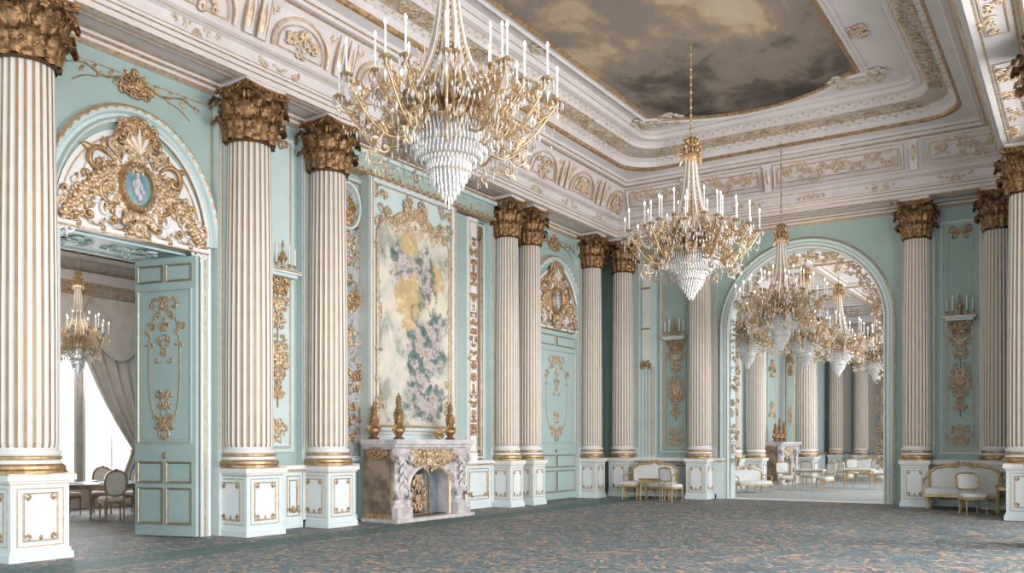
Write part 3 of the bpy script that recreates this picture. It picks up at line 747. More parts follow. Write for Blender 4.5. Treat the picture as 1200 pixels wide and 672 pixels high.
    for j in range(30):         # berries and buds among the leaves
        an = j*2.399; zz_ = .18+.62*((j*7) % 30)/30; rr = .47+.06*(zz_>.5)
        mb.ball((rr*cos(an), rr*sin(an), zb+zz_), .028, BRONZE, 6, 1.2, 4)
    mb.v = [(x, y, zb+(z-zb)*ZK) for x, y, z in mb.v]
    mb.build('corinthian_capital', root)
    return root
colp = make_column(); first = True
lab_l = ['nearest fluted column at the left edge, left of the open dining room doorway',
         'fluted column with gilded capital just right of the open dining room doorway',
         'fluted column standing immediately left of the marble fireplace',
         'left column of the close pair right of the fireplace',
         'right column of the close pair, beside the closed far door',
         'last column of the left wall, right of the closed far door at the corner']
lab_b = ['first column of the back wall, next to the left corner and curved settee',
         'fluted column just left of the large arch in the back wall',
         'fluted column just right of the large arch in the back wall',
         'last column of the back wall, behind the gilded settee at the right']
cols = [((XL+.40, a, 0), k_, lab) for (a, k_), lab in zip(CL, lab_l)]+[((a, YB-.47, 0), k_, lab) for (a, k_), lab in zip(CB, lab_b)]
cols += [((-1.07, 21.7, 0), .9, 'column cut by the right picture edge, nearer than the right settee'),
         ((-.33, 16.1, 0), 1.0, 'nearest column of the right side, only a sliver showing at the picture edge')]
for loc, k_, lab in cols:
    place(colp, first, loc, 0, (k_, k_, 1), lab+', cream and gold flutes', 'column', 'fluted columns of the hall'); first = False

# ------------------------------------------------------------ fireplace bay
BA0, BA1 = 14.0, 17.0      # chimney breast
mb = MB(); mb.box(LW, BA0, BA1, 0, 7.25, 0, .28, TEAL2); mb.box(LW, 13.1, 18.65, 7.25, 7.32, 0, .36, LGOLD); mb.box(LW, 13.1, 18.65, 7.32, 7.62, 0, .30, TEAL)
mb.box(LW, 13.1, 18.65, 7.62, 7.70, 0, .40, TEAL2); mb.box(LW, 13.1, 18.65, 7.70, 7.73, 0, .44, GOLD)
f = Fr(LW.p(0, 0, .30), LW.s, LW.n); vine(mb, f, 13.2, 18.6, 7.47, .09, .34, LGOLD, .012, 0); vine(mb, Fr(LW.p(0, 0, .36), LW.s, LW.n), 13.2, 18.6, 7.27, .05, .12, GOLD, .012, 0, False)
for a in (BA0+.06, BA1-.06): mb.box(LW, a-.05, a+.05, 1.7, 7.2, .28, .33, WHITE); mb.box(LW, a-.012, a+.012, 1.7, 7.2, .33, .345, LGOLD)
trim(mb)
for q, (a0, a1) in enumerate(((13.12, 14.1), (17.2, 18.6))):
    mb = MB(); mb.box(LW, a0, a1, 1.2, 7.2, 0, .02, MIRROR if q else MIRRPAINT)
    f = Fr(LW.p(0, 0, .02), LW.s, LW.n)
    mb.rect(f, a0+.02, a1-.02, 1.25, 7.15, .05, .05, TEAL2)
    mb.rect(f, a0+.09, a1-.09, 1.32, 7.08, .02, .03, GOLD)
    if not q:
        c = (a0+a1)/2
        for z, n_ in ((6.4, 16), (5.6, 10), (4.6, 16), (3.8, 12), (2.9, 10), (2.1, 12)): rocaille(mb, f, c, z, .32, .36, n_, int(z*10), LGOLD if int(z) % 2 else GOLD, True, 0, .018, .13)
        mb.sweep(f, arcpts(c, 6.55, .33, .45, 20, 2*pi, 0)[:-1], [(0, 0), (0, .05), (.05, .06), (.06, 0)], TEAL2, True)
        mb.box(f, a0+.1, a1-.1, 1.3, 1.35, 0, .02, WHITE)
    trim(mb)
# gilded pilaster strip within the right mirror
mb = MB(); mb.box(LW, 17.75, 18.12, 1.2, 7.2, 0, .16, WHITE); f = Fr(LW.p(0, 0, .16), LW.s, LW.n); mb.rect(f, 17.78, 18.09, 1.4, 7.1, .02, .02, LGOLD)
for z in [1.9+.42*i for i in range(12)]: rocaille(mb, f, 17.935, z, .08, .2, 6, int(z*10), GOLD, True, 0, .014, .08)
trim(mb)
mb = MB(); mb.box(LW, 17.3, 17.72, 1.2, 7.2, 0, .1, TEAL); mb.box(LW, 17.28, 17.30, 1.2, 7.2, 0, .12, LGOLD); mb.box(LW, 17.72, 17.75, 1.2, 7.2, 0, .13, WHITE); trim(mb)
# overmantel floral painting
PC = 15.48
root = empty('overmantel_painting', (XL+.29, PC, 4.3))
f = Fr((0, 0, 0), (0, 1, 0), (1, 0, 0)); hw, z0, z1 = 1.24, -2.3, 2.2
def shaped(hw, z0, z1, e=0):
    p = [(-hw, z0), (hw, z0), (hw, z1-.35), (hw-.12, z1-.15), (hw-.40, z1-.05)]+arcpts(0, z1-.05, hw-.55, .28, 12, 0, pi)+[(-hw+.40, z1-.05), (-hw+.12, z1-.15), (-hw, z1-.35)]
    return p
mb = MB(); pp = shaped(hw, z0, z1); mb.add([f.p(a, z, .02) for a, z in pp], [tuple(range(len(pp)))], FLORAL); mb.build('canvas', root)
mb = MB(); mb.sweep(f, pp, [(.02, .0), (.02, .04), (-.01, .05), (-.03, .03), (-.035, .0)], LGOLD, True)
rocaille(mb, f, 0, z1+.28, .34, .12, 14, 51, LGOLD, True, .03, .018, .12)
for sg in (-1, 1):
    rocaille(mb, f, sg*(hw-.05), z1-.1, .12, .22, 9, 52, LGOLD, False, .03, .012, .10)
    rocaille(mb, f, sg*(hw-.02), .4, .03, 1.5, 12, 53, LGOLD, False, .03, .010, .08); rocaille(mb, f, sg*(hw-.03), z0+.7, .04, .5, 10, 54, LGOLD, False, .03, .012, .09)
    rocaille(mb, f, sg*(hw-.1), z1+.40, .28, .14, 9, 57, LGOLD, False, .02, .010, .11)
rocaille(mb, f, 0, z1+.02, hw*.9, .10, 26, 56, LGOLD, True, .03, .013, .10)
rocaille(mb, f, 0, z1-.18, hw*.9, .10, 14, 58, RELIEF, True, .02, .010, .10)
mb.build('gilt_frame', root)
mb = MB(); mb.rect(f, -hw-.18, hw+.18, z0-.18, z1+.68, .04, .05, WHITE); mb.rect(f, -hw-.12, hw+.12, z0-.12, z1+.62, .015, .03, LGOLD); mb.build('outer_moulding', root)
tag(root, 'tall floral painting in a shaped gilt frame above the marble fireplace', 'painting')

def fireplace():
    # local: s = y (0 centre), n = +x, back at x=0
    root = empty('fireplace', (0, 0, 0)); f = Fr((0, 0, 0), (0, 1, 0), (1, 0, 0)); W = 1.28; D = .88
    mb = MB(); mb.box(f, -W-.06, W+.06, 0, .07, 0, D+.10, MARB); mb.build('hearth', root)
    for sg in (-1, 1):
        mb = MB(); s0, s1 = sorted((sg*W, sg*(W-.10)))
        mb.box(f, s0, s1, .07, 1.5, 0, D-.12, BRMARB); mb.box(f, s0-.01, s1+.01, .07, .16, 0, D-.10, GOLD); mb.box(f, s0-.015, s1+.015, 1.30, 1.48, .02, D-.12, BRMARB)
        fl = Fr((0, sg*(W+.01), 0), (1, 0, 0), (0, sg, 0)); rocaille(mb, fl, .4, 1.38, .3, .06, 10, 3, GOLD, True, 0, .018, .07)
        mb.build('side_panel', root)
    # front with arched opening
    mb = MB(); ow, oz, oh = .66, .72, .40; n = 20
    prof = [(-ow, .07)]+arcpts(0, oz, ow, oh, n)+[(ow, .07)]
    top = 1.5
    for d in (D-.18,):
        mb.add([f.p(a, z, d) for a, z in ((-W, .07), (-ow, .07), (-ow, top), (-W, top))], [(0, 1, 2, 3)], MARB)
        mb.add([f.p(a, z, d) for a, z in ((ow, .07), (W, .07), (W, top), (ow, top))], [(0, 1, 2, 3)], MARB)
        ar = arcpts(0, oz, ow, oh, n)
        for i in range(n): mb.add([f.p(*ar[i], d), f.p(*ar[i+1], d), f.p(ar[i+1][0], top, d), f.p(ar[i][0], top, d)], [(0, 1, 2, 3)], MARB)
    mb.grid([[f.p(a, z, D-.18), f.p(a, z, .12)] for a, z in prof], MARB, smooth=False)
    mb.sweep(f, prof, [(0, D-.18), (0, D-.12), (.04, D-.09), (.09, D-.12), (.12, D-.18)], MARB, False, [MARB, LGOLD, MARB, MARB])
    mb.build('chimney_front', root)
    mb = MB(); mb.box(f, -ow, ow, .07, 1.2, .08, .12, DARK); mb.box(f, .05, ow, .07, 1.05, .12, .45, SLATE); mb.box(f, -ow, ow, .07, .09, .1, D-.2, DARK); mb.build('firebox', root)
    # scrolled console jambs
    for sg in (-1, 1):
        mb = MB(); c = sg*1.02; rows = []
        for z, d, w_ in ((.07, .18, .20), (.34, .18, .20), (.36, .13, .15), (.5, .14, .14), (.62, .20, .17), (.75, .15, .15), (.95, .08, .13), (1.15, .10, .15), (1.3, .20, .18), (1.42, .27, .22), (1.5, .27, .23)):
            rows.append([f.p(c+w_*a, z, D-.20+d*b) for a, b in ((-1, 0), (-1, .7), (-.5, 1), (0, 1.12), (.5, 1), (1, .7), (1, 0))])
        mb.grid(rows, MARB, False, True)
        fl = Fr((D+.02, c, 0), (0, 1, 0), (1, 0, 0))
        for i in range(9): mb.petal(fl, (-.1 if i % 2 else .1), .55+.09*i, pi/2+(-.5 if i % 2 else .5), .2, .10, -.02, .05, MARB)
        for sd in (-1, 1):
            fv = Fr((0, c+sd*.2, 0), (1, 0, 0), (0, sd, 0)); mb.scroll(fv, D-.15, 1.2, pi/2, .12, 1, -1, .03, -.02, MARB); mb.scroll(fv, D-.15, .45, pi/2, .1, .9, -1, .03, -.02, MARB)
        mb.box(f, c-.24, c+.24, .07, .30, D-.2, D+.04, MARB)
        mb.build('console_jamb', root)
    mb = MB(); rocaille(mb, Fr((D-.15, 0, 0), (0, 1, 0), (1, 0, 0)), 0, 1.34, .80, .12, 60, 61, LGOLD, True, 0, .025, .12, 'any')
    rocaille(mb, Fr((D-.12, 0, 0), (0, 1, 0), (1, 0, 0)), 0, 1.25, .2, .14, 14, 62, LGOLD, True, 0, .03, .12)
    mb.build('gilt_frieze_relief', root)
    for sg in (-1, 1):
        mb = MB(); rocaille(mb, Fr((D-.15, 0, 0), (0, 1, 0), (1, 0, 0)), sg*.8, .95, .06, .25, 6, 63, LGOLD, False, 0, .015, .08); mb.build('gilt_pendant_relief', root)
    mb = MB(); 
    for z0, z1, e in ((1.5, 1.54, .0), (1.54, 1.60, .05), (1.60, 1.70, .09)): mb.box(f, -W-.0-e, W+e, z0, z1, 0, D-.05+e*1.6, MARB)
    mb.build('mantel_shelf', root)
    return root
fp = fireplace(); fp.location = (XL+.28, 15.1, 0)
tag(fp, 'grey marble fireplace with carved console jambs and gilt frieze below the floral painting', 'fireplace')
def screen():
    root = empty('fire_screen', (0, 0, 0)); f = Fr((0, 0, 0), (0, 1, 0), (1, 0, 0))
    mb = MB(); pth = [(-.34, .03), (-.34, .80)]+arcpts(0, .80, .34, .16, 10)[1:]+[(.34, .03)]
    mb.sweep(f, pth, [(0, -.015), (0, .015), (.03, .015), (.03, -.015), (0, -.015)], GOLD, True); mb.build('screen_frame', root)
    mb = MB()
    for i in range(-2, 3): mb.tube([f.p(i*.11, z, 0) for z in (.05, .4, .88)], .008, GOLD, 5)
    rocaille(mb, f, 0, .45, .27, .36, 15, 71, LGOLD, True, -.01, .009, .11, 'any'); mb.build('grille', root)
    for sg in (-1, 1):
        mb = MB(); mb.bbox(-.1, .12, sg*.3-.02, sg*.3+.02, 0, .03, GOLD); mb.build('foot', root)
    return root
sc = screen(); sc.location = (XL+.28+.60, 14.90, .09); tag(sc, 'ornate gilt openwork fire screen standing in the fireplace opening', 'fire screen')
# gilt mantel ornaments
def urn(seed, H):
    root = empty('gilt_urn', (0, 0, 0)); mb = MB()
    mb.lathe([(.0, 0), (.11, 0), (.12, .03), (.08, .05), (.06, .08), (.09, .12), (.13, .17), (.13, .22), (.09, .27), (.05, .30)], BRONZE, 16)
    mb.build('foot', root)
    mb = MB(); z = .28; rnd = random.Random(seed)
    while z < H-.08:
        t = z/H; r = (.10*(1-t)**.6+.01)*(.55+.6*abs(sin(t*9)))
        for j in range(7):
            a = j*2*pi/7+z*20; mb.ball((r*cos(a), r*sin(a), z), .038*(1-t*.5), GOLD, 6, 1.2, 4)
        z += .055
    mb.lathe([(.05, .25), (.09, .35), (.06, H*.6), (.02, H*.85), (.03, H*.9), (.002, H)], BRONZE, 10)
    mb.build('flower_stack', root)
    for sg in (-1, 1):
        mb = MB(); f = Fr((0, 0, 0), (0, 1, 0), (1, 0, 0)); mb.scroll(f, sg*.10, .12, pi/2-sg*.9, .07, .9, sg, .014, 0, GOLD); mb.scroll(f, sg*.09, .22, pi/2-sg*.5, .06, .9, -sg, .012, 0, GOLD)
        mb.build('handle', root)
    return root
for i, (y, x, H, lab) in enumerate(((13.95, .18, .80, 'gilt flower urn at the far left end of the mantel, half behind the taller one'), (14.22, .62, .98, 'tallest gilt flower urn, front left on the marble mantel'), (16.15, .50, .88, 'gilt flower urn at the right end of the marble mantel'))):
    u = urn(i, H); u.location = (XL+.28+x, y, 1.70); tag(u, lab, 'urn', 'gilt urns on the mantel')
for i, (y, x) in enumerate(((15.85, .42),)):
    root = empty('gilt_dish', (XL+.28+x, y, 1.70)); mb = MB(); mb.lathe([(0, 0), (.06, 0), (.03, .03), (.03, .07), (.10, .13), (.11, .15), (.08, .14), (.001, .10)], GOLD, 14); mb.build('bowl', root)
    mb = MB(); f = Fr((0, 0, .1), (0, 1, 0), (1, 0, 0)); rocaille(mb, f, 0, .08, .1, .08, 8, 5, GOLD, True, 0, .014, .07); mb.build('scroll_handle', root)
    tag(root, 'small low gilt scrolled dish beside the right mantel urn', 'dish')

# ------------------------------------------------------------ back wall panels and wall dressing
BP = [(-10.95, -10.05), (-3.15, -2.35)]
for q, (a0, a1) in enumerate(BP):
    panel(BW, a0-.05, a1+.1, 1.35, 7.35, TEAL, orn=False, seed=20+q)
    mb = MB(); f = Fr(BW.p(0, 0, .02), BW.s, BW.n); c = (a0+a1)/2+.02; hw = (a1-a0)/2
    mb.rect(f, c-hw+.12, c+hw-.12, 1.6, 4.9, .016, .02, LGOLD); mb.rect(f, c-hw+.12, c+hw-.12, 5.2, 7.15, .016, .02, LGOLD)
    rocaille(mb, f, c, 1.85, hw*.6, .18, 12, 21, LGOLD, True, 0, .014, .11)
    rocaille(mb, f, c, 7.1, hw*.5, .08, 8, 24, GOLD, True, 0, .014, .09)
    trim(mb)
def wall_drop(kind):        # long gilt trophy hanging below a sconce shelf
    root = empty('wall_trophy', (0, 0, 0)); f = Fr((0, 0, 0), (1, 0, 0), (0, -1, 0))
    mb = MB()
    rocaille(mb, f, 0, 0, .13, .26, 16, 81, LGOLD, True, .02, .014, .08); rocaille(mb, f, 0, -.95, .24, .40, 26, 82, LGOLD, True, .02, .014, .09, 'diamond')
    rocaille(mb, f, 0, -1.5, .10, .3, 12, 83, LGOLD, True, .02, .013, .07, 'diamond'); mb.tube([f.p(0, z, .02) for z in (.3, -.6, -1.85)], .014, GOLD, 5)
    for j in range(6): mb.petal(f, 0, -.95, j*pi/3, .16, .1, .05, .05, LGOLD)
    mb.build('gilt_relief', root)
    mb = MB(); mb.rect(f, -.32, .32, -2.6, .48, .012, .012, LGOLD)
    for sg in (-1, 1): mb.scroll(f, sg*.30, .1, pi/2, .12, .8, sg, .012, 0, LGOLD)
    mb.build('gilt_outline', root); return root
wt = wall_drop(0)
spots = [((BP[0][0]+BP[0][1])/2+.02, YB-.03, 4.15, 0, 'gilt hanging trophy relief on teal panel left of the large arch'), ((BP[1][0]+BP[1][1])/2+.02, YB-.03, 4.15, 0, 'gilt hanging trophy relief on teal panel at the right, above the settee'), (XL+.03, 11.72, 4.15, pi/2, 'gilt hanging trophy relief between the two columns left of the fireplace')]
for i, (x, y, z, r, lab) in enumerate(spots): place(wt, i == 0, (x, y, z), r, (1, 1, 1), lab, 'wall ornament', 'gilt trophy reliefs')
def sconce():
    root = empty('candle_shelf_sconce', (0, 0, 0)); mb = MB()       # faces -y
    mb.bbox(-.42, .42, -.30, 0, -.03, .03, WHITE); mb.bbox(-.44, .44, -.32, 0, .0, .02, GOLD); mb.bbox(-.36, .36, -.22, 0, -.09, -.03, TEAL2); mb.build('shelf', root)
    mb = MB(); f = Fr((0, 0, 0), (1, 0, 0), (0, -1, 0)); rocaille(mb, f, 0, -.2, .22, .14, 12, 91, GOLD, True, .02, .022, .1); mb.build('bracket', root)
    mb = MB(); mb.lathe([(.0, 0.02), (.09, .02), (.09, .06), (.03, .1), (.05, .2), (.07, .28), (.05, .36), (.02, .4), (.03, .5), (.001, .62)], GOLD, 12, (0, -.16, 0))
    for j in range(6): mb.ball((.08*cos(j*pi/3), -.16+.08*sin(j*pi/3), .25), .03, GOLD, 6, 1.2, 4)
    mb.build('gilt_finial', root)
    for x in (-.33, -.18, .18, .33):
        h = .30 if abs(x) > .2 else .38
        mb = MB(); mb.lathe([(0, .02), (.05, .02), (.02, .05), (.02, .12), (.045, .15), (.045, .165), (.016, .17)], GOLD, 10); mb.lathe([(.018, .165), (.017, .165+h), (.002, .18+h)], CANDLE, 8)
        o = mb.build('candle', root); o.location = (x, -.17, 0)
    return root
sc = sconce()
for i, (x, y, z, r, lab) in enumerate(spots):
    place(sc, i == 0, (x, y, 4.85), r, (.9, .9, 1), lab.replace('gilt hanging trophy relief', 'gilt candle shelf sconce'), 'sconce', 'candle shelf sconces')
# white niche with gilt shelf seen between first back column and panel
mb = MB(); mb.box(BW, -11.62, -11.12, 1.2, 7.3, 0, .03, TEAL2); mb.box(BW, -11.58, -11.34, 4.1, 7.2, .03, .05, FLUTE)
f = Fr(BW.p(0, 0, .05), BW.s, BW.n); mb.box(f, -11.60, -11.32, 6.4, 6.45, 0, .05, GOLD); mb.box(f, -11.60, -11.32, 5.15, 5.19, 0, .04, GOLD); rocaille(mb, f, -11.46, 4.1, .12, .1, 8, 5, GOLD, True, 0, .02, .08)
for a in (-11.5, -11.4, -11.28, -11.2): mb.box(BW, a-.01, a+.01, 1.25, 4.0, .03, .05, LGOLD)
trim(mb)
# dado of the back wall: recessed, framed
for a0, a1 in ((-11.7, -9.95), (-3.35, -2.2)):
    mb = MB(); mb.box(BW, a0, a1, 1.1, 1.2, 0, .42, WHITE); mb.box(BW, a0, a1, 1.07, 1.1, 0, .38, LGOLD); mb.box(BW, a0, a1, 0, 1.07, 0, .05, PEDW)
    f = Fr(BW.p(0, 0, .05), BW.s, BW.n); mb.rect(f, a0+.12, a1-.12, .2, .98, .04, .04, GOLD); trim(mb)

# ------------------------------------------------------------ furniture
def legs(root, pts, h, r, m, nm='leg'):
    for (x, y) in pts:
        mb = MB(); mb.lathe([(r*.55, 0), (r*.7, .03), (r*.5, .05), (r*.8, h*.6), (r*1.0, h*.8), (r*1.25, h*.84), (r*.9, h*.88), (r*1.25, h)], m, 8); o = mb.build(nm, root); o.location = (x, y, 0)
def chair(wood, fab, oval=True):
    root = empty('dining_chair', (0, 0, 0)); W = .24     # faces -y
    mb = MB(); rows = []
    for z, e in ((.40, 0), (.43, .01), (.47, .0), (.49, -.04)): rows.append([((W+e)*cx*(1.0 if cy < 0 else .85), (W+e)*cy, z) for cx, cy in ((-1, -.7), (-.7, -1), (.7, -1), (1, -.7), (1, .85), (-1, .85))])
    mb.grid(rows, fab, True, True, True); mb.build('seat', root)
    mb = MB(); mb.grid([[(W*1.03*cx*(1.0 if cy < 0 else .85), W*1.03*cy, z) for cx, cy in ((-1, -.7), (-.7, -1), (.7, -1), (1, -.7), (1, .85), (-1, .85))] for z in (.35, .41)], wood, True, False, True); mb.build('seat_rail', root)
    legs(root, ((-.2, -.2), (.2, -.2), (-.18, .2), (.18, .2)), .36, .024, wood)
    t = radians(10); fb = Fr((0, .22, .42), (1, 0, 0), (0, -cos(t), sin(t)), (0, sin(t), cos(t)))
    zc = .34; rx, rz = (.22, .26) if oval else (.22, .20)
    ex = .8 if oval else .45
    ov = [(rx*abs(cos(a))**ex*(1 if cos(a) >= 0 else -1), zc+rz*abs(sin(a))**ex*(1 if sin(a) >= 0 else -1)) for a in [2*pi*i/28 for i in range(28)]]
    mb = MB()
    for d0 in (.012, -.02): mb.grid([[fb.p(a*q, zc+(z-zc)*q, d0+(.025*(1-q*q) if d0 > 0 else 0)) for a, z in ov] for q in (.02, .5, .9)], fab, True)
    mb.build('backrest', root)
    mb = MB(); mb.sweep(fb, ov[::-1], [(-.03, -.02), (-.03, .02), (0, .03), (.012, .02), (.012, -.02), (-.03, -.02)], wood, True)
    for sg in (-1, 1): mb.tube([fb.p(sg*.17, -.03, 0), fb.p(sg*.16, zc-rz*.6, 0)], .015, wood, 6)
    mb.petal(fb, 0, zc+rz-.02, pi/2, .06, .08, .0, .02, wood)
    mb.build('back_frame', root)
    return root
def round_table(r, h, wood, top):
    root = empty('round_table', (0, 0, 0)); mb = MB(); mb.lathe([(0, h-.03), (r-.02, h-.03), (r, h-.02), (r, h-.005), (r-.01, h), (0, h)], top, 32); mb.build('tabletop', root)
    mb = MB(); mb.lathe([(r-.08, h-.12), (r-.08, h-.03)], wood, 32); mb.build('apron', root)
    legs(root, [((r-.12)*cos(a), (r-.12)*sin(a)) for a in (pi/4, 3*pi/4, 5*pi/4, 7*pi/4)], h-.03, .03, wood); return root
def settee(W, curved=True):
    root = empty('settee', (0, 0, 0))       # faces -y
    mb = MB(); rows = []
    for z, e in ((.36, 0), (.42, .01), (.47, -.01), (.49, -.05)): rows.append([(cx*(W+e), -.30+cy*(.30+e), z) for cx, cy in ((-1, -.9), (-.95, -1), (.95, -1), (1, -.9), (1, 1), (-1, 1))])
    mb.grid(rows, FABW, True, True, True); mb.build('seat_cushion', root)
    mb = MB(); mb.bbox(-W-.01, W+.01, -.61, .0, .29, .36, GWOOD); mb.build('seat_rail', root)
    legs(root, [(x, y) for x in (-W+.05, 0, W-.05) for y in (-.56, -.05)], .30, .03, GWOOD)
    f = Fr((0, .0, 0), (1, 0, 0), (0, -1, 0)); bp = [(-W, .36), (-W, .86)]+[(-W+.15, .97), (-W*.5, 1.0), (0, 1.05), (W*.5, 1.0), (W-.15, .97)]+[(W, .86), (W, .36)]
    mb = MB(); mb.add([f.p(a, z, .02) for a, z in bp], [tuple(range(len(bp)))], FABW)
    mb.add([f.p(a, z, -.03) for a, z in bp], [tuple(range(len(bp)))[::-1]], FABW); mb.build('backrest', root)
    mb = MB(); mb.sweep(f, bp, [(0, -.04), (0, .04), (-.035, .05), (-.06, .03), (-.06, -.04), (0, -.04)], GWOOD, True)
    rocaille(mb, f, 0, 1.03, .2, .04, 8, 5, GWOOD, True, .04, .012, .05); mb.build('back_frame', root)
    for sg in (-1, 1):
        mb = MB(); mb.tube([(sg*W, 0, .72), (sg*(W+.02), -.25, .70), (sg*(W+.03), -.48, .66), (sg*(W+.02), -.56, .62), (sg*(W), -.50, .50), (sg*W, -.56, .36)], .022, GWOOD, 6); mb.build('armrest', root)
    return root
def bench(W, D, h, top, wood, nm='side_table'):
    root = empty(nm, (0, 0, 0)); mb = MB(); mb.bbox(-W, W, -D, D, h-.04, h, top); mb.build('tabletop', root)
    mb = MB(); mb.bbox(-W+.03, W-.03, -D+.03, D-.03, h-.11, h-.04, wood); mb.build('apron', root)
    legs(root, [(sx*(W-.05), sy*(D-.05)) for sx in (-1, 1) for sy in (-1, 1)], h-.05, .025, wood)
    mb = MB(); mb.bbox(-W+.05, W-.05, -.012, .012, .16, .185, wood); mb.build('stretcher', root); return root
st = settee(.62); st.location = (-10.75, 24.45, 0); st.scale = (1.15, 1, 1.05); tag(st, 'white settee with gilt frame against back wall, left of the large arch', 'settee')
s2 = copy_tree(st); s2.location = (-2.55, 24.45, 0); s2.scale = (1.3, 1.05, 1.08); tag(s2, 'white settee with gilt frame against back wall at the right', 'settee')
t1 = bench(.34, .22, .62, WOOD, GWOOD); t1.location = (-10.4, 23.45, 0); tag(t1, 'small gilt table with dark wood top, in front of left settee', 'table')
t3 = bench(.26, .22, .50, FABW, GWOOD, 'footstool'); t3.location = (-11.1, 23.5, 0); t3.rotation_euler = (0, 0, .2); tag(t3, 'low gilt footstool in front of left settee', 'footstool')
gch = chair(GWOOD, FABW, False); gch.location = (-9.75, 23.3, 0); gch.rotation_euler = (0, 0, pi-.3); tag(gch, 'small gilt chair beside the small dark topped table, left of the arch', 'chair')
g2 = copy_tree(gch); g2.location = (-2.2, 22.75, 0); g2.scale = (1.1, 1.1, .98); g2.rotation_euler = (0, 0, .5); tag(g2, 'small gilt chair with white back in front of the right settee', 'chair')
t2 = bench(.22, .3, .66, WOOD, GWOOD); t2.location = (-1.55, 23.2, 0); tag(t2, 'small dark topped gilt table at the right end of right settee', 'table')

# dining room beyond the left doorway
DX = -21.0
mb = MB()
wz0, wz1 = .55, 4.4
wins = [(9.0, 10.7), (10.95, 12.6), (12.78, 14.4)]
f = Fr((DX, 0, 0), (0, 1, 0), (1, 0, 0)); ed = [5]; 
for a, b in sorted(wins): ed += [a, b]
ed.append(18)
for i in range(0, len(ed), 2): mb.box(f, ed[i], ed[i+1], 0, 6.5, -.4, 0, CEIL2)
for a, b in wins: mb.box(f, a, b, 0, wz0, -.4, 0, CEIL2); mb.box(f, a, b, wz1, 6.5, -.4, 0, CEIL2)
mb.box(f, 5, 18, 5.55, 5.62, 0, .15, LGOLD); mb.box(f, 5, 18, 5.62, 5.85, 0, .25, CEIL)
mb.box(f, 5, 18, 6.15, 6.25, 0, .35, CEIL)
for a in (9.2, 11.4, 13.6): mb.rect(f, a+.1, a+1.9, 5.0, 5.45, .05, .05, LGOLD); rocaille(mb, f, a+1, 5.22, .6, .12, 12, int(a), RELIEF, True, 0, .02, .1)
struct(mb, 'wall_dining_window_side')
mb = MB(); mb.bbox(DX, -14.4, 18, 18.4, 0, 6.5, CEIL2); mb.bbox(DX, -14.4, 4.7, 5, 0, 6.5, CEIL2)
fd = Fr((0, 18, 0), (1, 0, 0), (0, -1, 0))
for a in (-20.7, -18.9, -17.1): mb.rect(fd, a, a+1.5, 4.95, 5.45, .05, .04, LGOLD); mb.rect(fd, a, a+1.5, .9, 4.6, .04, .03, LGOLD)
mb.box(fd, -21, -14.4, 5.55, 5.62, 0, .15, LGOLD); mb.box(fd, -21, -14.4, 5.62, 5.9, 0, .28, CEIL)
struct(mb, 'wall_dining_end')
mb = MB(); mb.bbox(DX, -14.4, 4.7, 18.4, 6.3, 6.5, CEIL); fs = Fr((-17.7, 11, 6.3), (1, 0, 0), (0, 0, -1), (0, 1, 0))
mb.rect(fs, -2.7, 2.7, -4, 3.8, .1, .08, LGOLD); mb.rect(fs, -2.2, 2.2, -3.4, 3.2, .05, .05, LGOLD); rocaille(mb, fs, 0, 0, 2, 2.8, 26, 9, RELIEF, True, 0, .03, .3)
struct(mb, 'ceiling')
for q, (a, b) in enumerate(wins):
    mb = MB(); 
    for x in (a, b-.06): mb.box(f, x, x+.06, wz0, wz1, -.15, 0.02, WHITE)
    mb.box(f, a, b, wz0, wz0+.06, -.15, .02, WHITE); mb.box(f, (a+b)/2-.03, (a+b)/2+.03, wz0, wz1, -.12, -.05, WHITE)
    tag(mb.build('window_%d' % (q+1)), kind='structure')
def drape(y0, y1, side, nm, lab):
    # pleated curtain tied back low; gathers towards y = side
    mb = MB(); rows = []; n = 44
    for i in range(26):
        t = i/25; z = 5.0-4.9*t
        if t < .72: q = (t/.72)**1.6; wv = 1-.74*q
        else: wv = .26+.25*((t-.72)/.28)
        row = []
        for j in range(n+1):
            u = j/n; yy = (y1-(y1-y0)*wv*(1-u)) if side == 1 else (y0+(y1-y0)*wv*u)
            sag = .0
            row.append((DX+.28+.06*sin(u*pi*11)+.03*sin(u*29+t*3), yy, z+.02*sin(u*9)))
        rows.append(row)
    mb.grid(rows, CURT); o = mb.build(nm); tag(o, lab, 'curtain')
    mb = MB(); zt = 5.0-4.9*.72; yt = (y1-(y1-y0)*.13) if side == 1 else (y0+(y1-y0)*.13)
    hw_ = (y1-y0)*.15; mb.tube([(DX+.28+.13*cos(a_), yt+hw_*sin(a_), zt+.04*sin(a_)) for a_ in [2*pi*i/16 for i in range(17)]], .03, GOLD, 6); mb.build('tieback', o)
drape(12.35, 14.5, 1, 'curtain', 'grey tied back curtain right of the dining room window')
